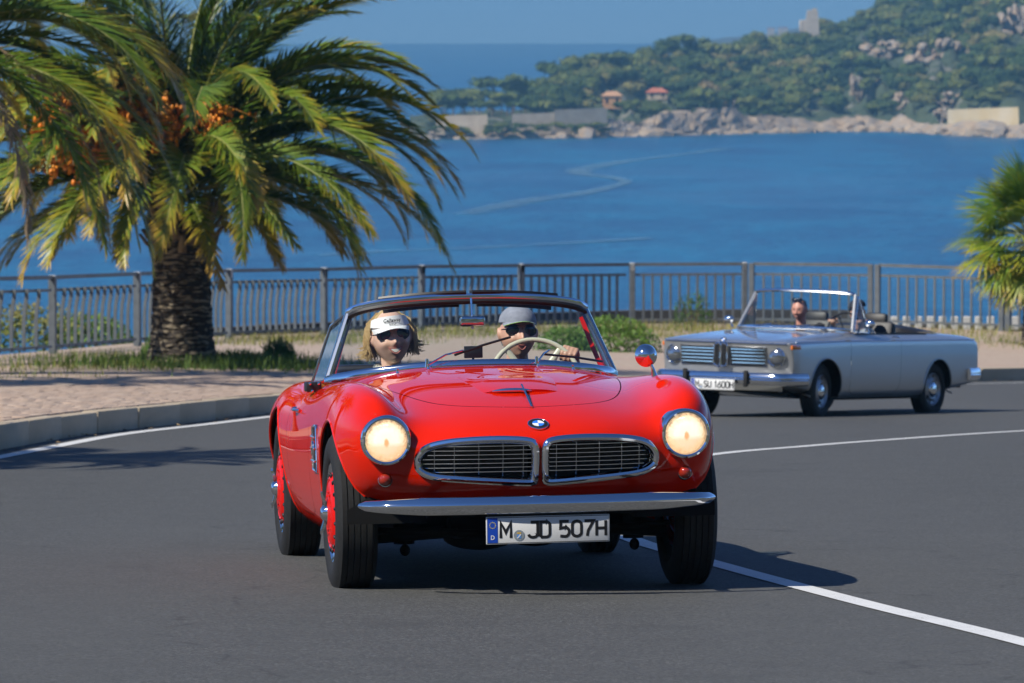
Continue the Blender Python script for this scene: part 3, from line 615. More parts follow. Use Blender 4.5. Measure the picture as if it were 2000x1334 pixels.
# low parapet of concrete blocks beyond the railing on the right, dark wall foot elsewhere
M_CONC = noisy('pale_concrete', (.50, .48, .43), (.62, .60, .55), 2, .9)
M_DWALL = noisy('dark_stone_wall', (.05, .05, .045), (.11, .10, .09), 1.5, .95, .4, .03)
par = empty('parapet', tuple(pix(1850, 645, 100))); tag(par, 'low parapet of pale concrete blocks with gaps beyond the railing', 'parapet')
p0 = pix(1740, 640, 100.5); 
blk = mesh('block', *box((0, 0, 0), (.135, .16, .26), .012, 1), M_CONC, False)
for k in range(16):
    p = pix(1700 + k * 23.5, 630, 100); o = obj('block', blk, None, par); o.location = (p.x - par.location.x, 0, p.z - par.location.z - .01)
pb = pix(1700, 630, 100); obj('backing', box((1.9, .45, -.1), (5.6, .12, .4)), M_DWALL, par, smooth=False); 
P = [tuple(pix(x, y, D)) for x, y, D in ((400, 652, 91), (640, 640, 93.5), (820, 630, 96), (1015, 622, 98), (1230, 616, 99.5), (1480, 614, 100), (1690, 616, 100))]
wl = obj('boundary_wall', sweep(P, [(-.12, -1.2), (.12, -1.2), (.12, .1), (-.12, .1)], False, (0, 0, 1)), M_DWALL, smooth=False); tag(wl, 'low dark stone wall just beyond the foot of the railing', 'wall')

# ================================================================== leaves
def leaf_mat(name, stops, rough=.5, trans=.25, attr='age', spec=.4):
    """stops over the per-vertex attribute 0..1"""
    m = mat(name, stops[0][1], rough, spec=spec); g = N(m); a = g.n('Attribute', attribute_name=attr); oi = g.n('ObjectInfo'); n = g.noise(g.coord('Object'), 2.3, 2)
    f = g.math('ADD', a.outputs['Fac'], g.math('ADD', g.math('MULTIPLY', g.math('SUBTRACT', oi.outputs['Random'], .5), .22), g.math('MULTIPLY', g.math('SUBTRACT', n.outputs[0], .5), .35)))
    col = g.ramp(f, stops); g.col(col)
    tr = g.n('BsdfTranslucent'); g.t.links.new(col, tr.inputs[0]); mx = g.n('MixShader', ins={0: trans}); out = g.t.nodes['Material Output']
    g.t.links.new(g.b.outputs[0], mx.inputs[1]); g.t.links.new(tr.outputs[0], mx.inputs[2]); g.t.links.new(mx.outputs[0], out.inputs[0]); return m
M_FROND = leaf_mat('palm_leaflets', [(.0, (.022, .055, .008)), (.38, (.060, .130, .014)), (.66, (.175, .235, .022)), (.86, (.46, .34, .03)), (1., (.48, .30, .06))], .36, .2)
M_RACHIS = noisy('frond_midrib', (.20, .24, .06), (.36, .34, .09), 2, .5)
M_DEAD = leaf_mat('dead_frond', [(.0, (.20, .14, .08)), (.5, (.34, .25, .15)), (1., (.46, .35, .22))], .8, .15)
M_PBARK = mat('palm_bark', (.1, .07, .05), .95); g_ = N(M_PBARK); c_ = g_.coord('Object'); n1 = g_.noise(c_, 9, 5, .7); n2 = g_.noise(g_.n('Mapping', ins={0: c_, 3: (1, 1, 5)}).outputs[0], 5, 3)
g_.col(g_.mix(g_.ramp(n2.outputs[0], [(.50, (0, 0, 0)), (.62, (1, 1, 1))]), g_.ramp(n1.outputs[0], [(.3, (.016, .012, .010)), (.7, (.055, .042, .032))]), (.34, .28, .19))); g_.bump(n1.outputs[0], .6, .02)  # pale patches paint dappled sun into the darkened bark
def frond_mesh(seed, L, e0, droop, lw=.50, pairs=110, dead=False, yellow=0., curl=0., pw=1.35):
    """pinnate frond in its own xz plane, rooted at the origin, heading +x at elevation e0 and bending down"""
    r = np.random.default_rng(seed); n = 26; s = np.linspace(0, 1, n); ang = e0 - droop * s ** pw; ds = L / (n - 1)
    X = np.r_[0, np.cumsum(np.cos(ang[:-1]) * ds)]; Z = np.r_[0, np.cumsum(np.sin(ang[:-1]) * ds)]; Yc = curl * s ** 2 * L * .25
    P = np.stack([X, Yc, Z], 1); rw = np.interp(s, [0, .05, .3, 1], [.055, .035, .018, .004])
    rV, rF = sweep(P, [(-1, -.35), (1, -.35), (.6, .5), (-.6, .5)], False, (0, 0, 1) if abs(e0) < 1.3 else (-1, 0, 0), rw)
    V, F, A = [], [], []
    tips = .11 if not dead else .05
    for k in range(pairs):
        t = tips + (1 - tips) * (k / (pairs - 1)) ** .95; i = min(int(t * (n - 1)), n - 2); f = t * (n - 1) - i; p = P[i] * (1 - f) + P[i + 1] * f; a = ang[i] * (1 - f) + ang[i + 1] * f
        T = np.array([math.cos(a), 0, math.sin(a)]); U = np.array([-math.sin(a), 0, math.cos(a)])
        ll = lw * (.45 + .55 * math.sin(math.pi * min(1, t * 1.05) ** .8)) * r.uniform(.85, 1.1) * (1 if t < .9 else lerp(1, .7, (t - .9) / .1)); fw = math.radians(lerp(58, 24, t) + r.normal(0, 7)); 
        for sd in (-1, 1):
            lift = math.radians(r.normal(26, 14)) * (1 - .3 * t); 
            d = T * math.cos(fw) + (np.array([0, sd, 0]) * math.cos(lift) + U * math.sin(lift)) * math.sin(fw)
            sag = np.array([0, 0, -1.]) * ll * (.18 if not dead else .45) * r.uniform(.5, 1.4); w = .0125 * r.uniform(.8, 1.25) * (1 if ll > .2 else .8)
            wv = np.cross(d, np.array([0, 0, 1.])); wn = np.linalg.norm(wv); wv = (wv / wn if wn > .05 else np.array([1., 0, 0])); wv = wv * math.cos(.6) + np.cross(d, wv) * math.sin(.6) * sd
            m_ = p + d * ll * .5 + sag * .22; q = p + d * ll + sag; b = len(V)
            V += [p - wv * w * .7, p + wv * w * .7, m_ - wv * w, m_ + wv * w, q - wv * w * .12, q + wv * w * .12]
            ag = .33 + .20 * t + yellow * (t ** 2) + r.normal(0, .07); A += [ag - .05, ag - .05, ag + .02, ag + .02, ag + .18, ag + .18]
            F += [(b, b + 1, b + 3, b + 2), (b + 2, b + 3, b + 5, b + 4)]
    nb = len(rV); V = np.concatenate([np.array(rV), np.array(V)]); F2 = [f for f in rF if len(f) == 4] + [tuple(i + nb for i in f) for f in F]; nr = len([f for f in rF if len(f) == 4])
    return mesh_np('frond', V, F2, [M_RACHIS if not dead else M_DEAD, M_FROND if not dead else M_DEAD], True, [0] * nr + [1] * (len(F2) - nr), {'age': np.r_[np.full(nb, .5), A]})
random.seed(21)
FR = {}
def frond_lib():
    k = 0
    for e, dr in ((82, 60), (70, 84), (58, 96), (48, 102), (38, 102), (28, 98), (18, 90), (6, 74)):
        FR[e] = [frond_mesh(300 + k + j, random.uniform(.93, 1.07) * 3.45, rad(e), rad(dr * random.uniform(.9, 1.12)), .50, 112, yellow=(.14 if e > 45 else .30) * random.uniform(.6, 1.4), curl=random.uniform(-.5, .5)) for j in range(3)]; k += 10
frond_lib()
FR[0] = [frond_mesh(950 + j, 4.3, rad(26), rad(112), .50, 120, yellow=.2, pw=.6) for j in range(3)]
DEADF = [frond_mesh(900 + j, 3.6 - .3 * j, rad(24), rad(112), .36, 84, True, pw=.55) for j in range(2)]
def trunkVF(h, r0, r1, flare, seed=3):
    """trunk covered in diamond leaf scars"""
    nu, nv = 72, 110; V = []
    for j in range(nv + 1):
        v = j / nv; z = v * h; rr = lerp(r0, r1, v) + flare * math.exp(-v * 9) + .10 * sstep(.80, .98, v) * r0
        for i in range(nu):
            a = 2 * math.pi * i / nu; q = 9 * a / (2 * math.pi); w = z / .115
            s1 = (q + w / 2) % 1; s2 = (q - w / 2) % 1; dd = min(s1, 1 - s1, s2, 1 - s2); bump = .034 * min(1, dd / .22) + .014 * (1 - (w % 1)); bump += .008 * math.sin(i * 12.9 + j * 78.2)
            r_ = rr * .95 + bump * (rr / .4); V.append((r_ * math.cos(a), r_ * math.sin(a), z))
    return V, grid_faces(nv + 1, nu, True)
M_BERRY = noisy('orange_dates', (.78, .20, .012), (.90, .34, .03), 8, .4)
M_STALK = noisy('orange_stalk', (.55, .22, .03), (.62, .30, .06), 3, .5)
def fruit_mesh(seed):
    r = np.random.default_rng(seed); V, F, fm = [], [], []; b = 0
    def add(v, f, m):
        nonlocal b
        V.extend([tuple(p) for p in v]); F.extend([tuple(i + b for i in q) for q in f]); fm.extend([m] * len(f)); b += len(v)
    bv, bf = ICO1[0], ICO1[1]
    sv, sf = tube([(0, 0, 0), (.35, 0, .10), (.65, 0, -.05)], [.03, .025, .018], 6); add(sv, [q for q in sf], 1)
    for k in range(34):
        st = np.array([r.uniform(.35, .68), 0, r.uniform(-.05, .06)]); d = np.array([r.uniform(.0, .45), r.normal(0, .20), -r.uniform(.05, .45)]); e = st + d; m_ = st + d * .5 + [0, 0, .06]
        tv, tf = tube([st, m_, e], .006, 3); add(tv, tf, 1)
        for j in range(12):
            t = r.uniform(.25, 1); p = st * (1 - t) ** 2 + 2 * m_ * t * (1 - t) + e * t * t + r.normal(0, .02, 3); s = r.uniform(.015, .023); add(bv * [s, s, s * 1.5] + p, bf, 0)
    return mesh('fruit_bunch', V, F, [M_BERRY, M_STALK], True, fm)
FRUIT = [fruit_mesh(k) for k in range(2)]
def date_palm(base, h, r0, lab, n_fr, fr_scale, seed, fruits=(), deads=(), extra=(), skip=None):
    r = np.random.default_rng(seed); o = empty('date_palm', base); tag(o, lab, 'palm tree', 'date palms on the pavement')
    obj('trunk', trunkVF(h, r0, r0 * .92, r0 * .35), M_PBARK, o, angle=60)
    stub = mesh('leaf_stub', *sweep([(0, 0, 0), (.10, 0, .10), (.17, 0, .24)], [(-.06, -.025), (.06, -.025), (.045, .03), (-.045, .03)], False, (0, 0, 1), [1., .9, .6]), noisy('cut_stub', (.16, .11, .06), (.40, .31, .19), 7, .9))
    for k in range(44):
        a = k * 2.39996; z = h - .55 + .6 * k / 44; s = obj('leaf_stub', stub, None, o); s.location = (r0 * .92 * math.cos(a), r0 * .92 * math.sin(a), z); s.rotation_euler = (0, r.normal(0, .15), a); s.scale = (1, 1, 1)
    es = sorted([k_ for k_ in FR if k_], reverse=True)
    lst = []
    for k in range(n_fr):
        f = k / n_fr; e = es[min(len(es) - 1, int(f ** 1.05 * len(es)))]; lst.append((math.degrees(k * 2.39996) + r.normal(0, 6), e, r.uniform(.86, 1.08), r.normal(0, 14)))
    lst += list(extra)
    for a, e, sc, roll in lst:
        if skip and skip(a % 360, e): continue
        fo = obj('frond', FR[e][r.integers(3)], None, o); rr = r0 * (.35 if e > 40 else .8); zz = h + float(np.interp(e, [6, 30, 60, 82], [.22, .42, .62, .75])); sc *= float(np.interp(e, [0, 1, 6, 18, 28, 40, 82], [1., .6, .60, .80, .95, 1., .92]))
        fo.location = (rr * math.cos(rad(a)), rr * math.sin(rad(a)), zz); fo.rotation_euler = Euler((rad(roll), 0, rad(a))); fo.scale = (sc * fr_scale,) * 3
    for a, z, s in fruits:
        fo = obj('fruit_bunch', FRUIT[int(a) % 2], None, o); fo.location = (r0 * 1.2 * math.cos(rad(a)), r0 * 1.2 * math.sin(rad(a)), h + z); fo.rotation_euler = (0, 0, rad(a)); fo.scale = (s,) * 3
    for a, z, s, tilt in deads:
        fo = obj('dead_frond', DEADF[int(a) % 2], None, o); fo.location = (r0 * .9 * math.cos(rad(a)), r0 * .9 * math.sin(rad(a)), h + z); fo.rotation_euler = (0, rad(tilt), rad(a)); fo.scale = (s,) * 3
    return o
bx_, by_ = -4.52, 70.0
PALM = date_palm((bx_, by_, gz(bx_, by_) - .06), 2.15, .40, 'large date palm with orange fruit bunches in front of the railing', 120, 1.24, 5,
    fruits=((236, 1.6, 1.7), (218, 1.45, 1.8), (262, 1.5, 1.5), (204, 1.7, 1.7), (246, 1.3, 1.6), (290, 1.5, 1.3), (226, 1.8, 1.6), (210, 1.25, 1.6), (230, 1.55, 1.9), (244, 1.75, 1.7), (222, 1.2, 1.8)),
    extra=((188, 18, 1.62, 0), (196, 28, 1.25, 8), (330, 28, 1.05, 0), (345, 18, 1.2, -6), (20, 38, 1.0, 0), (350, 48, 1.0, 0), (335, 58, 1.0, 0)))
lp = (-7.4, 63.0)
date_palm((lp[0], lp[1], gz(*lp) - .1), 3.75, .36, 'date palm at the left edge with dead fronds hanging down', 40, 1.0, 9, deads=((352, .35, 1.0, 0), (338, .45, .9, -4), (318, .3, .9, 4)), extra=((350, 18, 1.3, 0), (335, 6, 1.7, 10), (10, 28, 1.2, 0), (330, 28, 1.15, 0), (355, 6, 1.6, 0), (345, 28, 1.2, 0), (350, 0, 1.0, 0), (325, 0, .9, 10), (15, 0, .9, -8)))
lp = (-9.4, 56.5)
date_palm((lp[0], lp[1], gz(*lp) - .1), 3.9, .36, 'date palm outside the picture whose crown shades the pavement before the big palm', 56, 1.05, 17)
lp = (-7.3, 35.6)
date_palm((lp[0], lp[1], float(zr(lp[1])) + .1), 3.2, .36, 'date palm outside the picture whose crown shades the road on the left', 56, .92, 13)

# fan palm
M_FAN = leaf_mat('fan_palm_leaf', [(.0, (.05, .12, .014)), (.4, (.13, .24, .022)), (.7, (.34, .36, .03)), (.9, (.45, .30, .04)), (1., (.46, .27, .07))], .45)
def fan_mesh(seed, yellow):
    r = np.random.default_rng(seed); V, F, A, fm = [], [], [], []; pet = .62
    sv, sf = sweep([(0, 0, 0), (pet * .5, 0, .02), (pet, 0, -.02)], [(-.012, -.006), (.012, -.006), (.012, .006), (-.012, .006)], False, (0, 0, 1)); V += sv; F += [q for q in sf if len(q) == 4]; A += [.5] * len(sv); fm += [1] * len(F)
    n = 34
    for k in range(n):
        a = math.radians(lerp(-105, 105, k / (n - 1)) + r.normal(0, 1.5)); L = .60 * (.75 + .25 * math.cos(a)) * r.uniform(.92, 1.06); d = np.array([math.cos(a), math.sin(a), .10 * (-1) ** k * .25]); w = np.array([-math.sin(a), math.cos(a), 0]) * .021; c = np.array([pet, 0, -.02])
        sag = np.array([0, 0, -1]) * L * r.uniform(.12, .38); p0 = c + d * .02; p1 = c + d * L * .55 + sag * .12; p2 = c + d * L + sag; b = len(V); up = np.array([0, 0, .008])
        V += [p0 - w * .3, p0 + w * .3, p1 - w, p1 + w, p2 - w * .08, p2 + w * .08, p1 + up]; ag = .30 + r.normal(0, .06); A += [ag, ag, ag + .08 + yellow * .5, ag + .08 + yellow * .5, ag + .3 + yellow, ag + .3 + yellow, ag + .05]
        F += [(b, b + 1, b + 3, b + 2), (b + 2, b + 3, b + 5, b + 4)]; fm += [0, 0]
    return mesh_np('fan_frond', np.array(V), F, [M_FAN, M_RACHIS], True, fm, {'age': A})
FANS = [fan_mesh(k, y) for k, y in ((1, .0), (2, .05), (3, .12), (4, .30), (5, .42))]
fx, fy = 9.28, 91.5; fz = gz(fx, fy)
fp = empty('fan_palm', (fx, fy, fz)); tag(fp, 'small fan palm with yellowing lower leaves at the right edge', 'palm tree')
obj('trunk', trunkVF(1.5, .13, .12, .06), M_PBARK, fp, angle=60)
rf = np.random.default_rng(8)
for k in range(58):
    f = k / 58; el = lerp(82, -62, f ** .9); a = k * 2.39996; s = rf.uniform(.88, 1.1) * (1.28 if f < .7 else 1.1)
    o = obj('fan_frond', FANS[min(4, int(f * 3.2 + rf.random() * 1.6))], None, fp); o.location = (0, 0, 1.80 + .15 * (1 - f)); o.rotation_euler = Euler((rf.normal(0, .25), -rad(el), a)); o.scale = (s,) * 3

# ================================================================== shrubs, weeds and grass
def leaf_cloud(seed, n, R, leaf, upright=0., narrow=.4, age0=.3):
    r = np.random.default_rng(seed); V, F, A = [], [], []
    for k in range(n):
        p = r.normal(size=3); p /= np.linalg.norm(p); p *= r.uniform(.35, 1) ** .5; p = p * R; p[2] = abs(p[2]) * 1.0
        u = r.normal(size=3) + [0, 0, upright]; u /= np.linalg.norm(u); w = np.cross(u, r.normal(size=3)); w /= np.linalg.norm(w); l = leaf * r.uniform(.6, 1.3); b = len(V)
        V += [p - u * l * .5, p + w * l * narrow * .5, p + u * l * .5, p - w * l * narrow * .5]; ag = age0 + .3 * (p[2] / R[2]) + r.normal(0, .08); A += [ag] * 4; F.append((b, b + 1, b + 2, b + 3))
    return np.array(V), F, A
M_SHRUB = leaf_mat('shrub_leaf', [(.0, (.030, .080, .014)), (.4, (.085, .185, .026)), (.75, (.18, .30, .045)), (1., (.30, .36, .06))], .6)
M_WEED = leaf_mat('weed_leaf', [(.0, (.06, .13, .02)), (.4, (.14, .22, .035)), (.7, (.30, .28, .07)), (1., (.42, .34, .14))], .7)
M_STEM = noisy('shrub_stem', (.10, .08, .04), (.16, .14, .06), 5, .8)
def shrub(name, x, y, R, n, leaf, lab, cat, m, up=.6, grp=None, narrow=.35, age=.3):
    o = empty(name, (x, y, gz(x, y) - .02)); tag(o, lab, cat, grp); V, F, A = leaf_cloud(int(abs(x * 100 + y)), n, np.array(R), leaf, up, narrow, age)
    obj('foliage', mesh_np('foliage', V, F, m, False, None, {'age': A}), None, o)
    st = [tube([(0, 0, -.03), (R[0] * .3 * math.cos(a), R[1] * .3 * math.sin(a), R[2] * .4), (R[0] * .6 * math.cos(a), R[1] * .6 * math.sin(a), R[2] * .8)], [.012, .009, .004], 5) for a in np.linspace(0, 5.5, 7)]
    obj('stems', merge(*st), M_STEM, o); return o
def at(px, py):
    """pavement point seen at a photo pixel"""
    c, s = math.cos(PITCH), math.sin(PITCH); a = (px - 1000) / 1e4; b_ = (667 - py) / 1e4; d = Vector((a, c + b_ * s, -s + b_ * c)).normalized(); h = PAVE_BVH.ray_cast(Vector((0, 0, HC)), d)[0]
    return (h.x, h.y) if h else (a * 85, 85.)
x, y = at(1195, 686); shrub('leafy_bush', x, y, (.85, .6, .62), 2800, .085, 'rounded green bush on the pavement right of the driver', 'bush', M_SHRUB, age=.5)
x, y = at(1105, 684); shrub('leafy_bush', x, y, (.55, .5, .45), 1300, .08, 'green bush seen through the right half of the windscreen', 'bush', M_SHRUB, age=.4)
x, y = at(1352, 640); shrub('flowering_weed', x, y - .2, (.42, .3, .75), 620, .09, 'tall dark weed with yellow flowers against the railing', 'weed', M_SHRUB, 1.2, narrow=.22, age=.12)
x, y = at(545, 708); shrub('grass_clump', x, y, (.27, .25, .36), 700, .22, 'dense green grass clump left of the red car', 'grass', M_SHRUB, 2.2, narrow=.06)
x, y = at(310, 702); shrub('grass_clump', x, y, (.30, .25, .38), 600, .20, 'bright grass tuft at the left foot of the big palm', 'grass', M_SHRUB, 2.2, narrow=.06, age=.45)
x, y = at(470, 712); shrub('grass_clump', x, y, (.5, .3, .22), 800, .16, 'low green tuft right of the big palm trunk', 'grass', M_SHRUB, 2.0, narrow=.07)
# shrubs down the slope behind the railing
for k, (px, py, D, R, lab) in enumerate(((70, 680, 88, (1.2, .9, .8), 'yellow flowering shrub behind the railing at the far left'), (175, 675, 88, (.8, .7, .55), 'low green shrub behind the second railing panel'), (565, 668, 96, (1.3, .8, .35), 'stony scrub behind the railing right of the big palm'))):
    p = pix(px, py, D); o = empty('slope_shrub', tuple(p)); tag(o, lab, 'shrub'); V, F, A = leaf_cloud(60 + k, 1400, np.array(R), .10, .3, .5, .45); obj('foliage', mesh_np('foliage', V, F, M_WEED if k != 1 else M_SHRUB, False, None, {'age': A}), None, o)
    obj('stems', merge(*[tube([(0, 0, -1.6), (R[0] * .4 * math.cos(a), .4 * R[1] * math.sin(a), R[2] * .6)], [.03, .008], 5) for a in (0, 1.3, 2.6, 3.9, 5.2)]), M_STEM, o)
# verge grass: uncountable blades
rg = np.random.default_rng(77); V, F, A = [], [], []
def blades(px, py, n, spread, h, age):
    x0, y0 = at(px, py)
    for k in range(n):
        x = x0 + rg.normal(0, spread[0]); y = y0 + rg.normal(0, spread[1]); hh = PAVE_BVH.ray_cast(Vector((x, y, 20)), Vector((0, 0, -1)))[0]
        if not hh: continue
        a = rg.uniform(0, 6.28); l = h * rg.uniform(.4, 1.2); b = len(V); w = .007; dx, dy = math.cos(a), math.sin(a); ln = rg.uniform(.1, .7) * l
        V.extend([(x - dy * w, y + dx * w, hh.z - .01), (x + dy * w, y - dx * w, hh.z - .01), (x + dx * ln + dy * w * .3, y + dy * ln - dx * w * .3, hh.z + l), (x + dx * ln - dy * w * .3, y + dy * ln + dx * w * .3, hh.z + l)]); F.append((b, b + 1, b + 2, b + 3)); ag = age + rg.normal(0, .12); A.extend([ag - .1, ag - .1, ag + .1, ag + .1])
for px, py, n, sp, h, ag in ((350, 712, 2600, (1.1, 1.6), .17, .18), (240, 716, 500, (.9, 1.2), .09, .45), (500, 716, 1500, (.8, 1.4), .16, .15), (120, 722, 260, (.8, 1.2), .08, .6), (660, 668, 700, (.9, 1.2), .13, .55), (800, 656, 700, (1.0, 1.0), .14, .6), (940, 650, 700, (1.0, 1.0), .14, .6), (60, 735, 150, (.6, 1.5), .06, .5),
                         (1080, 648, 600, (1.0, 1.0), .14, .6), (1250, 645, 700, (1.0, .8), .16, .6), (1320, 660, 500, (.7, 1.0), .12, .62), (1420, 645, 600, (1.0, .8), .15, .65), (1900, 652, 500, (1.2, .8), .15, .65), (1960, 668, 500, (.8, 1.2), .12, .55), (560, 662, 500, (.8, 1.0), .13, .6), (170, 700, 260, (.8, .8), .1, .6), (440, 672, 300, (.7, .7), .12, .6)):
    blades(px, py, n, sp, h, ag)
tag(obj('verge_grass', mesh_np('verge_grass', np.array(V), F, M_WEED, False, None, {'age': A}), None), 'patchy grass and weeds growing through the pavement by the palms', 'grass', kind='stuff')
# ================================================================== lofted car shells
def bs_basis(n, per):
    """rows of weights for a uniform cubic B-spline over n control points (with one phantom each side)"""
    out = []
    for s in range(n - 3):
        for k in range(per):
            t = k / per; w = np.zeros(n); w[s:s + 4] = [(1 - t) ** 3 / 6, (3 * t ** 3 - 6 * t * t + 4) / 6, (-3 * t ** 3 + 3 * t * t + 3 * t + 1) / 6, t ** 3 / 6]; out.append(w)
    w = np.zeros(n); w[n - 3:n] = [1 / 6, 4 / 6, 1 / 6]; out.append(w)
    return np.array(out)
def shell(net, pr, pc):
    """half body net (R x C x 3): columns run from top centre round the side to bottom centre, both ends fold to a line"""
    P = np.asarray(net, float); mx = np.array([-1, 1, 1])
    P = np.concatenate([P[:, 1:2] * mx, P, P[:, -2:-1] * mx], 1)
    P = np.concatenate([P[1:2, ::-1], P, P[-2:-1, ::-1]], 0)
    A, B = bs_basis(P.shape[0], pr), bs_basis(P.shape[1], pc)
    G = np.einsum('ir,jc,rcx->ijx', A, B, P); R, C = G.shape[:2]
    du = np.gradient(G, axis=0); dv = np.gradient(G, axis=1); Nn = np.cross(du, dv)
    Nn /= np.linalg.norm(Nn, axis=2)[..., None] + 1e-12
    mid = Nn[R // 2, C // 3]
    if mid[0] * G[R // 2, C // 3][0] + mid[2] < 0: Nn = -Nn
    Nn[:, 0, 0] = 0; Nn[:, -1, 0] = 0
    V = G.reshape(-1, 3).copy(); V[0::C, 0] = 0; V[C - 1::C, 0] = 0
    q = np.array(grid_faces(R, C)); T = np.concatenate([q[:, [0, 1, 2]], q[:, [0, 2, 3]]])
    Nn = Nn.reshape(-1, 3)
    fn = np.cross(V[T[:, 1]] - V[T[:, 0]], V[T[:, 2]] - V[T[:, 0]])
    if (fn * Nn[T[:, 0]]).sum() < 0: T = T[:, [0, 2, 1]]
    return V, T, Nn
def clip(S, g):
    V, T, Nn = S; s = g > 0; cnt = s[T].sum(1); keep = T[cnt == 3]; newT = [keep]; 
    mixes = []
    for c in (1, 2):
        m = T[cnt == c]; odd = s[m] if c == 1 else ~s[m]; k = odd.argmax(1); r = np.arange(len(m))
        m = np.stack([m[r, k], m[r, (k + 1) % 3], m[r, (k + 2) % 3]], 1); mixes.append(m)
    E = np.concatenate([np.concatenate([m[:, [0, 1]], m[:, [0, 2]]]) for m in mixes]) if sum(map(len, mixes)) else np.zeros((0, 2), int)
    if len(E) == 0: return compact((V, keep, Nn))
    Es = np.sort(E, 1); U, inv = np.unique(Es, axis=0, return_inverse=True); inv = inv.ravel()
    t = g[U[:, 0]] / (g[U[:, 0]] - g[U[:, 1]]); t = t[:, None]
    nv = V[U[:, 0]] * (1 - t) + V[U[:, 1]] * t; nn = Nn[U[:, 0]] * (1 - t) + Nn[U[:, 1]] * t
    b = len(V); p = 0
    for c, m in zip((1, 2), mixes):
        e1 = b + inv[p:p + len(m)]; e2 = b + inv[p + len(m):p + 2 * len(m)]; p += 2 * len(m)
        if c == 1: newT.append(np.stack([m[:, 0], e1, e2], 1))
        else: newT.append(np.stack([e1, m[:, 1], m[:, 2]], 1)); newT.append(np.stack([e1, m[:, 2], e2], 1))
    return compact((np.concatenate([V, nv]), np.concatenate(newT), np.concatenate([Nn, nn])))
def compact(S):
    V, T, Nn = S; u, inv = np.unique(T, return_inverse=True); return V[u], inv.reshape(-1, 3), Nn[u]
def both(S):
    V, T, Nn = S; V2 = V * [-1, 1, 1]; N2 = Nn * [-1, 1, 1]
    return np.concatenate([V, V2]), np.concatenate([T, T[:, [0, 2, 1]] + len(V)]), np.concatenate([Nn, N2])
def flip(S): V, T, Nn = S; return V * [-1, 1, 1], T[:, [0, 2, 1]], Nn * [-1, 1, 1]
def sdf_poly(P, poly):
    """signed distance of 2d points to closed polygon, negative inside"""
    P = np.asarray(P, float); A = np.asarray(poly, float); B = np.roll(A, -1, 0); d2 = np.full(len(P), 1e9); ins = np.zeros(len(P), bool)
    for a, b in zip(A, B):
        e = b - a; w = P - a; t = np.clip((w @ e) / (e @ e + 1e-15), 0, 1); d2 = np.minimum(d2, ((w - t[:, None] * e) ** 2).sum(1))
        c = ((a[1] > P[:, 1]) != (b[1] > P[:, 1])); 
        with np.errstate(divide='ignore', invalid='ignore'): ins ^= c & (P[:, 0] < (b[0] - a[0]) * (P[:, 1] - a[1]) / (b[1] - a[1]) + a[0])
    d = np.sqrt(d2); return np.where(ins, -d, d)
def sobj(name, S, m, parent):
    return obj(name, (S[0], S[1]), m, parent, normals=S[2])
def bvh(S): return BVHTree.FromPolygons([tuple(v) for v in S[0]], [tuple(int(i) for i in t) for t in S[1]])
def thick_edge(P, r): return tube(P, r, 6)

# ================================================================== red roadster
RC = empty('roadster', (.034, 22.035, -.011)); RC.rotation_mode = 'XYZ'
_Ry = Matrix.Rotation(rad(-.75), 3, 'Y'); _Rx = Matrix.Rotation(rad(-2.6), 3, 'X'); _Rz = Matrix.Rotation(rad(7.83), 3, 'Z')
RC.rotation_euler = (_Rz @ _Rx @ _Ry).to_euler()
tag(RC, 'bright red vintage roadster with lit headlights driving in front', 'car')
RC_M = Matrix.Translation(RC.location) @ RC.rotation_euler.to_matrix().to_4x4()

M_RED = mat('red_car_paint', (.66, .013, .0003), .40, 0, .76, .0)
M_RED.node_tree.nodes['Principled BSDF'].inputs['Coat Roughness'].default_value = .015
M_REDW = mat('red_wheel_paint', (.68, .008, .003), .4, 0, .25, .1)
M_SEAT = noisy('dark_leather', (.008, .007, .007), (.016, .014, .013), 30, .5)
M_DARKRED = mat('dark_red_leather', (.10, .008, .008), .5)
M_CREAM = mat('cream_steering_wheel', (.72, .66, .48), .3, coat=.5)

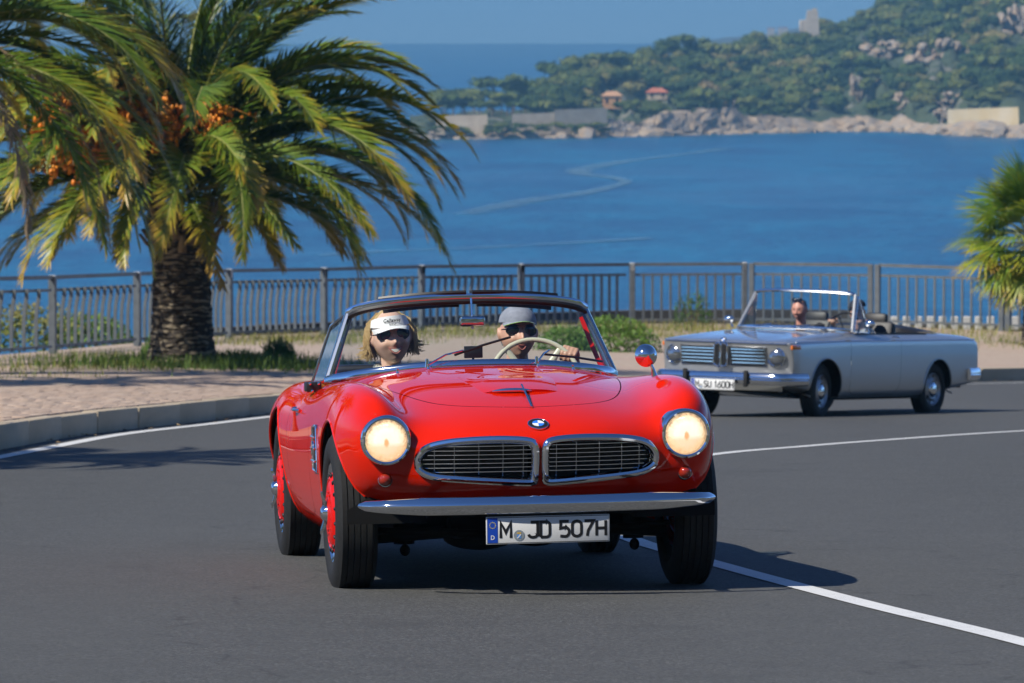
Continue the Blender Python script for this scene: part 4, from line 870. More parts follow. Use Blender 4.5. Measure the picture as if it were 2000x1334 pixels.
def row(y, top, side, belly_z):
    """top+side: 12 (x,z); y may be scalar or list"""
    pts = list(top) + list(side); xs = pts[-1][0]
    pts += [(xs * f, belly_z) for f in (.84, .66, .48, .24, 0)]
    return [(p[0], (y if np.isscalar(y) else y[k]), p[1]) for k, p in enumerate(pts)]
def red_net():
    n = []
    X0 = [0, .16, .32, .44, .53, .60, .66, .71, .745]; Y0 = [-.715, -.712, -.685, -.63, -.59, -.59, -.585, -.565, -.51]; Z0 = [.57, .57, .57, .575, .58, .60, .605, .60, .585]
    r0 = [(X0[k], Y0[k], Z0[k]) for k in range(9)]; n.append(r0 + r0[-2::-1])
    n.append([(0, -.738, .64), (.16, -.733, .65), (.32, -.70, .65), (.445, -.638, .64), (.535, -.592, .645), (.605, -.602, .685), (.67, -.60, .695), (.735, -.555, .68), (.775, -.46, .62),
              (.735, -.52, .54), (.67, -.568, .52), (.60, -.58, .52), (.53, -.58, .51), (.44, -.612, .50), (.32, -.667, .50), (.16, -.697, .50), (0, -.702, .50)])
    n.append([(0, -.718, .690), (.16, -.708, .697), (.32, -.668, .70), (.44, -.60, .688), (.53, -.548, .70), (.60, -.598, .765), (.665, -.600, .802), (.742, -.535, .785), (.795, -.40, .67),
              (.76, -.45, .52), (.69, -.51, .46), (.62, -.53, .45), (.54, -.545, .45), (.44, -.58, .45), (.32, -.63, .45), (.16, -.665, .45), (0, -.67, .45)])
    n.append([(0, -.615, .743), (.16, -.60, .752), (.31, -.56, .748), (.43, -.50, .737), (.53, -.46, .75), (.595, -.50, .820), (.665, -.50, .868), (.752, -.43, .832), (.81, -.32, .70),
              (.795, -.36, .55), (.74, -.38, .43), (.65, -.42, .42), (.56, -.45, .42), (.45, -.48, .42), (.32, -.52, .42), (.16, -.55, .42), (0, -.55, .42)])
    n.append(row([-.42, -.40, -.37, -.34, -.32, -.31, -.30, -.27, -.23, -.25, -.26, -.28] + [-.3] * 5,
                 [(0, .803), (.16, .806), (.31, .796), (.43, .772), (.53, .775), (.60, .85), (.675, .90), (.765, .858), (.822, .72)], [(.818, .56), (.78, .40), (.70, .36)], .36))
    n.append(row(-.05, [(0, .868), (.16, .868), (.31, .852), (.44, .822), (.54, .815), (.61, .872), (.685, .918), (.775, .876), (.834, .73)], [(.832, .55), (.805, .36), (.74, .25)], .22))
    n.append(row(.30, [(0, .902), (.17, .900), (.33, .886), (.46, .856), (.55, .845), (.62, .880), (.69, .912), (.775, .868), (.830, .73)], [(.828, .53), (.80, .34), (.74, .21)], .19))
    n.append(row(.65, [(0, .925), (.17, .923), (.34, .91), (.48, .882), (.57, .862), (.63, .880), (.70, .895), (.775, .850), (.824, .72)], [(.82, .52), (.80, .33), (.74, .20)], .18))
    n.append(row(1.0, [(0, .940), (.17, .937), (.35, .925), (.50, .895), (.585, .872), (.645, .872), (.70, .872), (.77, .830), (.822, .71)], [(.82, .51), (.80, .33), (.74, .20)], .18))
    n.append(row(1.35, [(0, .945), (.17, .942), (.35, .932), (.50, .905), (.585, .88), (.645, .868), (.70, .850), (.77, .806), (.822, .69)], [(.82, .51), (.80, .33), (.74, .20)], .18))
    n.append(row(1.7, [(0, .92), (.17, .92), (.35, .912), (.50, .89), (.585, .872), (.645, .858), (.70, .838), (.77, .792), (.824, .68)], [(.822, .51), (.80, .33), (.74, .20)], .18))
    n.append(row(2.05, [(0, .895), (.17, .895), (.35, .89), (.50, .875), (.585, .862), (.645, .852), (.70, .836), (.78, .795), (.836, .68)], [(.832, .51), (.80, .33), (.74, .20)], .18))
    n.append(row(2.4, [(0, .885), (.17, .885), (.35, .878), (.50, .865), (.585, .858), (.645, .856), (.705, .848), (.785, .808), (.842, .69)], [(.84, .52), (.81, .36), (.74, .26)], .22))
    n.append(row(2.75, [(0, .87), (.17, .87), (.35, .86), (.50, .85), (.585, .845), (.645, .846), (.70, .84), (.775, .80), (.835, .69)], [(.832, .54), (.80, .40), (.74, .32)], .28))
    n.append(row(3.1, [(0, .835), (.17, .835), (.35, .825), (.49, .81), (.57, .805), (.63, .805), (.68, .80), (.75, .765), (.805, .67)], [(.80, .55), (.77, .44), (.70, .36)], .32))
    n.append(row(3.4, [(0, .78), (.17, .78), (.34, .77), (.47, .755), (.55, .75), (.60, .75), (.65, .745), (.71, .71), (.755, .63)], [(.75, .53), (.72, .45), (.66, .40)], .36))
    n.append(row(3.58, [(0, .67), (.16, .67), (.32, .665), (.44, .655), (.52, .65), (.57, .65), (.61, .64), (.66, .61), (.69, .57)], [(.68, .51), (.65, .46), (.60, .42)], .39))
    r = [(x, 3.64 - .1 * (x / .69) ** 3, .53) for x in (0, .16, .32, .44, .52, .57, .61, .65, .67)]; n.append(r + r[-2::-1])
    return n
RS = shell(red_net(), 9, 9)
RB = bvh(RS)
def on_front(x, z):
    h = RB.ray_cast(Vector((abs(x), -3, z)), Vector((0, 1, 0)))[0]; return h.y if h else -.6
def on_top(x, y):
    h = RB.ray_cast(Vector((abs(x), y, 3)), Vector((0, 0, -1)))[0]; return h.z if h else .8
def on_side(y, z):
    h = RB.ray_cast(Vector((3, y, z)), Vector((-1, 0, 0)))[0]; return h.x if h else .8
ARCH_F, ARCH_R = (.0, .340, .402), (2.48, .340, .395)
def g_arch(V, a): return np.maximum(np.hypot(V[:, 0 + 1] - a[0], V[:, 2] - a[1]) - a[2], .46 - np.abs(V[:, 0]))
GR = catmull([(.022, .50), (.019, .60), (.026, .642), (.06, .659), (.16, .666), (.28, .664), (.385, .655), (.462, .636), (.499, .602), (.506, .568), (.492, .538), (.435, .513), (.30, .499), (.16, .489), (.06, .483), (.031, .486)], 6, True)
HOOD = catmull([(0, -.45), (.15, -.425), (.27, -.36), (.36, -.245), (.42, -.10), (.465, .08), (.505, .3), (.54, .55), (.568, .8), (.575, .94), (.55, 1.0), (.3, .97), (0, .955)], 6)
HOODP = np.concatenate([HOOD, (HOOD * [-1, 1])[::-1][1:-1]])
COCK = catmull([(0, 1.24), (.3, 1.27), (.5, 1.38), (.585, 1.50), (.60, 1.7), (.595, 2.0), (.55, 2.24), (.4, 2.33), (0, 2.36)], 6)
COCKP = np.concatenate([COCK, (COCK * [-1, 1])[::-1][1:-1]])
DOOR = [(.93, .96), (.91, .80), (.90, .62), (.93, .42), (1.0, .31), (1.15, .275), (1.6, .275), (1.80, .31), (1.87, .45), (1.89, .7), (1.89, .96)]
def cutters(V):
    up = V[:, 2] > .62
    hood = np.where(up, sdf_poly(V[:, :2], HOODP), 1)
    door = np.where(np.abs(V[:, 0]) > .585, sdf_poly(V[:, 1:], DOOR), 1)
    return hood, door
S = RS
S = clip(S, g_arch(S[0], ARCH_F)); S = clip(S, g_arch(S[0], ARCH_R))
S = clip(S, np.maximum(np.where(S[0][:, 2] > .6, sdf_poly(S[0][:, :2], COCKP), 1), -1))
S = clip(S, np.where((S[0][:, 1] < -.4), sdf_poly(S[0][:, [0, 2]], GR), 1))
S = clip(S, np.where((S[0][:, 2] < .44) & (S[0][:, 1] > -.3) & (S[0][:, 1] < 3.2), np.abs(S[0][:, 0]) - .66, 1))
gh, gd = cutters(S[0]); S_in = S
S = clip(S, gh - .003); S = clip(S, cutters(S[0])[1] - .003)
sobj('body', both(S), M_RED, RC)
H = clip(S_in, -gh - .002); sobj('hood', both(H), M_RED, RC)
Dn = clip(S_in, -gd - .002)
doorR = sobj('door', Dn, M_RED, RC); doorL = sobj('door', flip(Dn), M_RED, RC)
# rolled arch lips and cockpit edge
for a, ang in ((ARCH_F, (-22, 205)), (ARCH_R, (-18, 198))):
    for sx in (1, -1):
        P = []
        for t in np.linspace(rad(ang[0]), rad(ang[1]), 40):
            y, z = a[0] - a[2] * math.cos(t), a[1] + a[2] * math.sin(t)
            h = RB.ray_cast(Vector((2, y, z)), Vector((-1, 0, 0)))[0]
            if h and h.x > .5: P.append((sx * (h.x - .004), y, z))
        if len(P) > 3: obj('arch_lip', tube(P, .008, 6), M_RED, RC)
        # dark wheel housing
        V = []; tt = np.linspace(rad(-4), rad(184), 24)
        c1 = [(sx * .80 if .36 < 1 else 0, a[0] - (a[2] + .012) * math.cos(t), a[1] + (a[2] + .012) * math.sin(t)) for t in tt]
        c1 = [(sx * max(.5, min(.80, on_side(p[1], p[2]) - .012)), p[1], p[2]) for p in c1]
        c2 = [(sx * .44, p[1], p[2]) for p in c1]; c3 = [(sx * .435, a[0], a[1])] * len(c1)
        obj('wheel_housing', loft([c1, c2, c3]), M_UNDER, RC)
P = [(x, y, on_top(x, y) + .002) for x, y in COCKP if y > 1.5]
obj('cockpit_trim', tube(P, .014, 6), M_SEAT, RC)

# floor pan, front valance, suspension
obj('floor_pan', box((0, 1.5, .235), (1.36, 2.6, .03)), M_UNDER, RC)
obj('radiator_shroud', merge(box((0, -.42, .48), (.9, .03, .30)), box((0, -.1, .36), (.8, .7, .04)), box((0, .30, .50), (1.0, .03, .5))), M_UNDER, RC)
sus = [box((0, -.02, .27), (.62, .14, .10), .02)]
for sx in (1, -1):
    sus += [tube([(sx * .28, -.10, .25), (sx * .64, -.01, .225)], .022, 8), tube([(sx * .28, .10, .25), (sx * .64, .02, .225)], .022, 8),
            tube([(sx * .50, .0, .21), (sx * .50, .0, .50)], .03, 8), tube([(sx * .50, .0, .20), (sx * .50, .0, .40)], .045, 8), ellipsoid((sx * .50, -.03, .175), (.022, .022, .026)),
            tube([(sx * .2, -.18, .25), (sx * .64, -.12, .27)], .014, 6), tube([(sx * .46, -.25, .30), (sx * .46, -.25, .40)], .03, 8)]
sus += [ellipsoid((-.16, .1, .22), (.16, .22, .06)), ellipsoid((.1, .3, .21), (.12, .3, .05))]
obj('front_suspension', merge(*sus), M_UNDER, RC)
obj('exhaust_pipe', tube([(.3, .3, .2), (.32, 1.5, .19), (.32, 2.3, .2), (.3, 3.5, .26)], .03, 8), M_UNDER, RC)
obj('rear_axle', tube([(-.66, 2.48, .33), (.66, 2.48, .33)], .05, 10), M_UNDER, RC)

# grilles
for sx in (1, -1):
    outl = [(x, on_front(x, z), z) for x, z in GR]
    P = np.array([(sx * x, y - .004, z) for x, y, z in outl])
    obj('grille_frame', sweep(P, [(-.015, -.012), (.013, -.012), (.016, .000), (.010, .010), (.0, .013), (-.010, .009), (-.016, .0)], True, up=(0, -1, 0)), M_CHROME, RC)
    c2 = [(sx * (x * .93 + .017), y + .030, .575 + (z - .575) * .84) for x, y, z in outl]
    rec = loft([[(sx * x, y, z) for x, y, z in outl], c2], True)
    gf = obj('grille_recess', rec, M_CHROME, RC)
    c3 = [(p[0], max(-.57, p[1] + .02), p[2]) for p in c2]
    V = [(sx * .25, -.52, .57)] + c3
    obj('grille_backing', (V, [(0, k + 1, (k + 1) % len(c3) + 1) for k in range(len(c3))]), M_GRILLE_DARK, RC)
    c2a = np.array(c2); xa = np.abs(c2a[:, 0])
    inner = tube(c2a * [1, 1, 1], .0028, 5, True); obj('grille_ring', inner, M_CHROME, RC)
    zs = np.linspace(.512, .638, 8)
    for z in zs:                                        # horizontal bars
        dz = c2a[:, 2] - z; xs = []
        for k in range(len(c2a)):
            k2 = (k + 1) % len(c2a)
            if dz[k] * dz[k2] < 0: t = dz[k] / (dz[k] - dz[k2]); xs.append(xa[k] + t * (xa[k2] - xa[k]))
        if len(xs) < 2: continue
        x0, x1 = min(xs), max(xs); P = [(sx * x, on_front(x, z) + .034, z) for x in np.linspace(x0, x1, 14)]
        obj('grille_bar', sweep(P, [(-.0014, -.004), (.0014, -.004), (.0014, .004), (-.0014, .004)], up=(0, -1, 0)), M_CHROME, RC)
    for x in (.07, .155, .255, .355, .435):
        dx = xa - x; zz = []
        for k in range(len(c2a)):
            k2 = (k + 1) % len(c2a)
            if dx[k] * dx[k2] < 0: t = dx[k] / (dx[k] - dx[k2]); zz.append(c2a[k, 2] + t * (c2a[k2, 2] - c2a[k, 2]))
        P = [(sx * x, on_front(x, z) + .029, z) for z in np.linspace(min(zz), max(zz), 6)]
        obj('grille_upright', tube(P, .0018, 5), M_CHROME, RC)

# headlights
M_LENS = mat('lit_headlight_lens', (.30, .27, .2), .12, coat=1.)
def lens_nodes():
    """fluted lens of a lamp that is switched on: hot field, amber bulb in the middle, golden lower rim"""
    g = N(M_LENS); c = g.coord('Object'); sp = g.n('SeparateXYZ', ins={0: c}); X, Z = sp.outputs[0], sp.outputs[2]
    r = g.math('SQRT', g.math('ADD', g.math('MULTIPLY', X, X), g.math('MULTIPLY', Z, Z)))
    rb = g.math('SQRT', g.math('ADD', g.math('POWER', g.math('MULTIPLY', X, 1.5), 2.), g.math('POWER', g.math('MULTIPLY', g.math('ADD', Z, .008), .85), 2.)))
    fl = g.n('TexWave', wave_type='BANDS', bands_direction='X', ins={'Vector': c, 'Scale': 62., 'Distortion': .4}); nz = g.noise(c, 55, 4, .7)
    field = g.ramp(g.math('ADD', g.math('MULTIPLY', r, 10.5), g.math('MULTIPLY', g.math('SUBTRACT', nz.outputs[0], .5), .6)), [(.0, (1, .93, .74)), (.5, (1, .96, .84)), (.72, (1, .84, .55)), (.84, (.75, .52, .26)), (.93, (.28, .20, .12))])
    low = g.mix(g.math('MULTIPLY', g.ramp(g.math('ADD', g.math('MULTIPLY', Z, -6.), .5), [(.54, (0, 0, 0)), (.66, (1, 1, 1))]), .7), field, (.78, .53, .24))
    bulb = g.mix(g.ramp(g.math('ADD', rb, g.math('MULTIPLY', g.math('SUBTRACT', nz.outputs[0], .5), .012)), [(.010, (1, 1, 1)), (.019, (0, 0, 0))]), low, (.62, .33, .08))
    col = g.mix(g.math('MULTIPLY', fl.outputs[0], .34), bulb, (.80, .66, .44))
    g.t.links.new(col, g.b.inputs['Emission Color']); g.b.inputs['Emission Strength'].default_value = 1.3
    g.bump(fl.outputs[0], .5, .002)
    tr = g.n('BsdfTransparent'); mx = g.n('MixShader', ins={0: .74}); g.t.links.new(tr.outputs[0], mx.inputs[1]); g.t.links.new(g.b.outputs[0], mx.inputs[2]); g.t.links.new(mx.outputs[0], g.t.nodes['Material Output'].inputs[0])
lens_nodes()
for sx in (1, -1):
    hl = empty('headlight', (sx * .636, -.600, .669), (rad(3), 0, rad(3 * sx)), RC)
    obj('bezel', lathe([(.108, .07), (.1075, .03), (.107, .0), (.103, -.010), (.096, -.014), (.089, -.010), (.086, .004), (.084, .012)], 48, 'y'), M_CHROME, hl)
    obj('lens', lathe([(.0855, .006), (.075, -.008), (.055, -.017), (.03, -.022), (.0, -.024)], 48, 'y'), M_LENS, hl)
    obj('reflector', lathe([(.085, .008), (.080, .022), (.068, .042), (.050, .060), (.028, .072), (.0, .076)], 40, 'y'), M_CHROME, hl)
    obj('bulb', ellipsoid((0, .040, 0), (.011, .018, .013), 16, 10), mat('lamp_bulb', (1, .8, .5), .3, emit=(1, .90, .66), es=22), hl)
    ind = empty('turn_signal', (sx * .637, on_front(.637, .504) + .004, .504), (rad(-12), 0, rad(6 * sx)), RC)
    obj('ring', lathe([(.033, .01), (.033, -.004), (.030, -.009), (.027, -.006)], 24, 'y'), M_CHROME, ind)
    obj('lens', lathe([(.027, -.004), (.025, -.018), (.018, -.028), (.008, -.033), (0, -.034)], 24, 'y'), mat('red_amber_lens', (.34, .022, .008), .08, coat=1.), ind)

# bumper
bx = np.linspace(-.755, .755, 61); ax = np.abs(bx)
by = -.805 + .155 * (ax / .755) ** 2.6 + .06 * np.clip((ax - .64) / .115, 0, 1) ** 2
sc = .45 + .55 * np.clip((.755 - ax) / .26, 0, 1) ** .6; sc[ax > .75] = .25
P = np.stack([bx, by, np.full_like(bx, .398)], 1)
prof = [(-.012, .028), (-.006, .0345), (.003, .0345), (.009, .030), (.016, .021), (.023, .011), (.028, .003), (.0285, -.003), (.025, -.011), (.019, -.023), (.012, -.034), (.004, -.0395), (-.006, -.0395), (-.012, -.034)]
T_, A_, B_ = frames(P, False, (0, 0, 1)); sgn = -1 if B_[30][1] > 0 else 1
obj('front_bumper', sweep(P, [(u * sgn, v) for u, v in prof], False, (0, 0, 1), sc), M_CHROME, RC, angle=50)
for sx in (1, -1): obj('bumper_bracket', box((sx * .45, -.62, .395), (.04, .2, .03), .005), M_UNDER, RC)

# number plate lettering: stroke glyphs on a 0..1 x 0..1 cell
def arc(cx, cz, rx, rz, a0, a1, n=8): return [(cx + rx * math.cos(rad(t)), cz + rz * math.sin(rad(t))) for t in np.linspace(a0, a1, n)]
GLY = {'M': [[(0, 0), (0, 1), (.5, .36), (1, 1), (1, 0)]], 'H': [[(0, 0), (0, 1)], [(1, 0), (1, 1)], [(0, .5), (1, .5)]],
       'J': [[(.25, 1), (1, 1), (1, .2)] + arc(.5, .2, .5, .2, 0, -180, 7)], 'D': [[(0, 0), (0, 1), (.6, 1)] + arc(.6, .78, .4, .22, 90, 0, 6) + arc(.6, .22, .4, .22, 0, -90, 6) + [(0, 0)]],
       '5': [[(.95, 1), (.08, 1), (.04, .55), (.55, .6)] + arc(.55, .3, .45, .3, 90, -90, 9) + [(0, .04)]], '0': [arc(.5, .76, .5, .24, 0, 180, 9) + arc(.5, .24, .5, .24, 180, 360, 9) + [(1, .76)]],
       '7': [[(0, 1), (1, 1), (.4, .35), (.3, 0)]], 'S': [arc(.5, .75, .48, .25, 20, 270, 9) + arc(.5, .25, .48, .25, 90, -160, 9)], 'U': [[(0, 1), (0, .22)] + arc(.5, .22, .5, .22, 180, 360, 9) + [(1, 1)]],
       '1': [[(.1, .75), (.6, 1), (.6, 0)]], '6': [[(.8, 1), (.15, .5)] + arc(.5, .3, .5, .3, 150, 510, 15)]}
def ribbon(P, w):
    P = np.asarray(P, float); n = len(P); V = []
    for i in range(n):
        a = P[max(i - 1, 0)]; b = P[min(i + 1, n - 1)]; d0 = P[i] - a; d1 = b - P[i]
        d0 = d0 / (np.linalg.norm(d0) + 1e-9) if i else None; d1 = d1 / (np.linalg.norm(d1) + 1e-9) if i < n - 1 else None
        if d0 is None: d0 = d1
        if d1 is None: d1 = d0
        t = d0 + d1; t /= np.linalg.norm(t) + 1e-9; nn = np.array([-t[1], t[0]]); k = w / 2 / max(.45, abs(nn.dot(np.array([-d0[1], d0[0]]))))
        V += [P[i] + nn * k, P[i] - nn * k]
    return V, [(2 * i, 2 * i + 1, 2 * i + 3, 2 * i + 2) for i in range(n - 1)]
def plate_text(p, txt, x0, x1, h=.076, w=.0122):
    wid = {'M': 1.25, '1': .75, ' ': .45}; gap = .34; tot = sum(wid.get(c, 1) for c in txt) + gap * (len(txt) - 1); u = (x1 - x0 - w) / tot; x = x0 + w / 2
    for c in txt:
        cw = wid.get(c, 1) * u
        if c != ' ':
            its = []
            for pl in GLY[c]:
                q = [(x + a * cw, -h / 2 + w / 2 + b * (h - w)) for a, b in pl]; V, F = ribbon(q, w); its.append(([(a[0], -.0042, a[1]) for a in V], F))
            obj('letter', merge(*its), M_INK, p, smooth=False)
        x += cw + gap * u
# number plate
def plate(parent, c, w, h, rot, txt, first, badge_x, city):
    p = empty('number_plate', c, rot, parent)
    obj('plate_panel', box((0, 0, 0), (w, .006, h), .002), M_WHITE, p)
    bd = [(-w / 2 + .004, -.0034, -h / 2 + .004), (w / 2 - .004, -.0034, -h / 2 + .004), (w / 2 - .004, -.0034, h / 2 - .004), (-w / 2 + .004, -.0034, h / 2 - .004)]
    obj('plate_border', tube(bd, .0014, 4, True), M_INK, p)
    obj('euro_band', box((-w / 2 + .027, -.0033, 0), (.042, .002, h - .012)), M_BLUE, p)
    R90 = (math.pi / 2, 0, 0)
    star = []
    for k in range(12):
        a = 2 * math.pi * k / 12; star.append(lathe([(0, -.0052), (.0021, -.0052), (.0021, -.004)], 6, 'y')); star[-1] = xf(star[-1], (-w / 2 + .027 + .0125 * math.sin(a), 0, .022 + .0125 * math.cos(a)))
    obj('star_ring', merge(*star), mat('star_yellow', (.8, .65, .05), .4), p, smooth=False)
    obj('country_letter', xf(text_mesh('D', .026, .0004, .9, .0006), (-w / 2 + .027, -.0048, -.03), R90), M_WHITE, p, smooth=False)
    plate_text(p, first, city[0], city[1]); plate_text(p, txt, city[2], city[3])
    b = obj('registration_seal', xf(lathe([(0, -.0046), (.0225, -.0046), (.0225, -.003)], 24, 'y'), (badge_x, 0, -.022)), mat('seal_silver', (.32, .36, .38), .4, .2), p)
    obj('seal_shield', merge(box((badge_x, -.005, -.026), (.017, .001, .017))), mat('seal_blue', (.10, .30, .70), .4), p)
    obj('seal_crest', merge(box((badge_x, -.005, -.013), (.017, .001, .008))), mat('seal_gold', (.6, .38, .08), .4), p)
    obj('seal_stripe', box((badge_x, -.0054, -.026), (.005, .001, .022), rot=(0, rad(40), 0)), M_WHITE, p)
    return p
plate(RC, (.014, -.788, .290), .52, .115, (rad(3), 0, 0), 'JD 507H', 'M', -.122, (-.205, -.150, -.088, .250))
obj('plate_holder', box((.014, -.772, .30), (.50, .012, .12), .003), M_BLACK, RC)

# emblem: roundel with quarters
ez = .728
def emblem(parent, c, rot, r):
    e = empty('emblem', c, rot, parent)
    obj('rim', lathe([(r, -.004), (r * 1.0, .003), (r * .93, .005), (r * .88, .003)], 32, 'z'), M_CHROME, e)
    obj('black_ring', lathe([(r * .9, .0035), (r * .58, .0042), (r * .56, .005)], 32, 'z'), M_INK, e)
    for k in range(4):
        V = [(0, 0, .0055)] + [(r * .56 * math.cos(t), r * .56 * math.sin(t), .0048) for t in np.linspace(k * math.pi / 2, (k + 1) * math.pi / 2, 9)]
        obj('roundel_quarter', (V, [(0, i, i + 1) for i in range(1, 9)]), mat('emblem_blue', (.03, .2, .75), .25) if k % 2 else M_WHITE, e)
    return e
h = RB.ray_cast(Vector((.0, -.655, 3)), Vector((0, 0, -1)))
n_ = h[1]; n_ = n_ if n_.z > 0 else -n_
emblem(RC, h[0] + n_ * .004, (math.atan2(-n_.y, n_.z), 0, 0), .045)

# hood scoop with chrome strip and fin
def top_patch(outline, hgt):
    return [(x, y, on_top(x, y) + h_) for (x, y), h_ in zip(outline, hgt)]
nx, ny = 17, 15; V = []
for j in range(ny):
    v = j / (ny - 1); y = lerp(-.17, .42, v); hw = lerp(.175, .20, v ** .6)
    for i in range(nx):
        u = i / (nx - 1) * 2 - 1; rise = .013 * (1 - abs(u) ** 3.0) * (1 - .15 * v) * (1 - sstep(.45, 1, v)); x = u * hw
        V.append((x, y + .03 * u * u * (1 - v), on_top(x, y) + .001 + rise))
for i in range(nx):
    u = i / (nx - 1) * 2 - 1; x = u * .17; V.append((x, -.165 + .03 * u * u, on_top(x, -.17) + .0005))
F = grid_faces(ny, nx) + [(ny * nx + i, ny * nx + i + 1, i + 1, i) for i in range(nx - 1)]
obj('hood_scoop', (V, F), M_RED, RC)
P = [(u * .085 - .04, -.176 + .05 * (u * .5) ** 2, on_top(u * .08, -.17) + .008 + .003 * (1 - u * u)) for u in np.linspace(-1, 1, 9)]
obj('scoop_strip', tube(P, [.003, .007, .009, .010, .010, .010, .009, .007, .003], 8), M_CHROME, RC)
P = [(0, y, on_top(0, y) + .004 + .028 * ((y + .47) / .3) ** 1.3) for y in np.linspace(-.47, -.17, 12)]
obj('hood_fin', sweep(P, [(-.006, -.02), (.006, -.02), (.004, .006), (-.004, .006)], False, (0, 0, 1)), M_CHROME, RC)

# windscreen
base = catmull([(-.668, 1.50, .880), (-.61, 1.35, .898), (-.46, 1.22, .922), (-.23, 1.135, .941), (0, 1.11, .947), (.23, 1.135, .941), (.46, 1.22, .922), (.61, 1.35, .898), (.668, 1.50, .880)], 6)
base = np.array([(x, y, max(z, on_top(min(abs(x), .66), y) + .010)) for x, y, z in base])
topc = catmull([(-.555, 1.62, 1.172), (-.50, 1.57, 1.197), (-.38, 1.52, 1.218), (-.2, 1.49, 1.231), (0, 1.48, 1.235), (.2, 1.49, 1.231), (.38, 1.52, 1.218), (.50, 1.57, 1.197), (.555, 1.62, 1.172)], 6)
WS = empty('windscreen', (0, 0, 0), None, RC)
mid = [base * (1 - t) + topc * t + np.array([0, -.015 * math.sin(math.pi * t), 0]) for t in np.linspace(0, 1, 7)]
obj('glass', loft(mid), M_GLASS, WS)
M_FRAME = mat('windscreen_frame_chrome', (.62, .66, .72), .10, 1.)
obj('frame_top', sweep(topc + np.array([0, 0, .012]), [(-.014, -.016), (.012, -.016), (.018, .0), (.012, .016), (-.010, .016), (-.018, 0)], False, (0, 0, 1)), M_FRAME, WS, angle=60)
obj('frame_base', sweep(base, [(-.016, -.014), (.016, -.014), (.016, .006), (.006, .016), (-.006, .016), (-.016, .006)], False, (0, 0, 1)), M_FRAME, WS, angle=60)
for k in (0, -1):
    P = np.array([base[k] * (1 - t) + topc[k] * t for t in np.linspace(-.02, 1.04, 8)])
    obj('pillar', sweep(P, circ(8, .016, .022), False, (0, 1, 0)), M_FRAME, WS)
    P2 = P + np.array([.018 if k == 0 else -.018, -.006, 0]); obj('seal', tube(P2, .008, 6), M_BLACK, WS)
obj('glass_seal', tube(topc + np.array([0, -.010, -.010]), .014, 6), M_BLACK, WS)
# sun visors folded up above the frame and hanging strip inside
for a, b in ((-.40, -.02), (.005, .40)):
    P = np.array([(x, 1.50 + .10 * (abs(x) / .4) ** 2, 1.268 - .030 * (abs(x) / .45) ** 2) for x in np.linspace(a, b, 10)])
    obj('sun_visor', sweep(P, [(-.04, -.010), (.04, -.008), (.044, .0), (.04, .009), (-.04, .008)], False, (0, 0, 1)), M_BLACK, WS)
    P = np.array([(x * .9 + (.03 if a > 0 else -.03), 1.53 + .08 * (abs(x) / .4) ** 2, 1.212 - .03 * (abs(x) / .45) ** 2) for x in np.linspace(a, b, 10)])
    obj('visor_pad', sweep(P, [(-.008, -.012), (.008, -.012), (.008, .012), (-.008, .012)], False, (0, 0, 1)), M_BLACK, WS)
# interior mirror
RM = empty('interior_mirror', (.0, 1.43, 1.134), None, RC)
obj('mirror_shell', box((0, 0, 0), (.118, .026, .048), .0125, 3), M_CHROME, RM); obj('stem', tube([(0, .01, .02), (0, .03, .105)], .005, 6), M_CHROME, RM)
obj('dipping_tab', box((0, .0, -.030), (.012, .006, .010)), M_WHITE, RM)

# quarter windows beside the screen
for sx in (1, -1):
    qa = np.array([(sx * .676, 1.515, .875), (sx * .70, 1.93, .845), (sx * .615, 1.80, 1.12), (sx * .565, 1.645, 1.172)])
    q = empty('quarter_window', (0, 0, 0), None, RC)
    obj('glass', ([tuple(p) for p in qa], [(0, 1, 2, 3)]), glass_mat('quarter_glass', (.55, .68, .75), 1.), q)
    obj('frame', tube(qa, .008, 6, True), M_FRAME, q)
for sx in (1, -1): obj('red_pillar_strip', sweep([(sx * .635, 1.60, .875), (sx * .585, 1.67, 1.02), (sx * .545, 1.69, 1.14)], [(-.010, -.006), (.010, -.006), (.010, .006), (-.010, .006)], False, (0, 1, 0)), M_RED, RC)  # thin red strip just behind each windscreen pillar
# wipers
def wiper(b, e, t0, t1):
    w = empty('wiper', (0, 0, 0), None, RC)
    obj('arm', tube([b, lerp(np.array(b), np.array(e), .5) + np.array([0, -.02, .014]), e], .0045, 6), M_CHROME, w)
    obj('pivot', lathe([(0, .03), (.007, .028), (.009, .01), (.011, -.01)], 10, 'z'), M_CHROME, w).location = b
    obj('blade', tube([t0, lerp(np.array(t0), np.array(t1), .5) + np.array([0, -.006, .004]), t1], .006, 6), M_BLACK, w)
def gpt(x, v):
    k = (x + .668) / 1.336 * (len(base) - 1); k = int(np.clip(k, 0, len(base) - 2)); p = base[k] * (1 - v) + topc[k] * v; return np.array([x, p[1] - .025, p[2]])
wiper((-.26, 1.04, .945), tuple(gpt(-.08, .20)), tuple(gpt(-.12, .14)), tuple(gpt(.15, .40)))
wiper((.24, 1.04, .945), tuple(gpt(.33, .24)), tuple(gpt(.30, .17)), tuple(gpt(.60, .16)))
for x in (-.40, -.26, .24, .40): obj('washer_jet', merge(lathe([(0, .022), (.006, .02), (.005, .008), (.008, 0)], 10, 'z')), M_CHROME, RC).location = (x, 1.0, on_top(x, 1.0))
# cowl vent
P = [(x, .99 + .05 * (x / .3) ** 2, on_top(x, .99) + .004) for x in np.linspace(-.24, .24, 14)]
obj('cowl_vent', sweep(P, [(-.02, 0), (.02, 0), (.018, .005), (-.018, .005)], False, (0, 0, 1)), M_BLACK, RC)
sl = [box((x, .99 + .05 * (x / .3) ** 2, on_top(x, .99) + .008), (.004, .036, .006)) for x in np.linspace(-.235, .235, 40)]
o = obj('cowl_vent_fins', merge(*sl), M_CHROME, RC); o['kind'] = 'stuff'

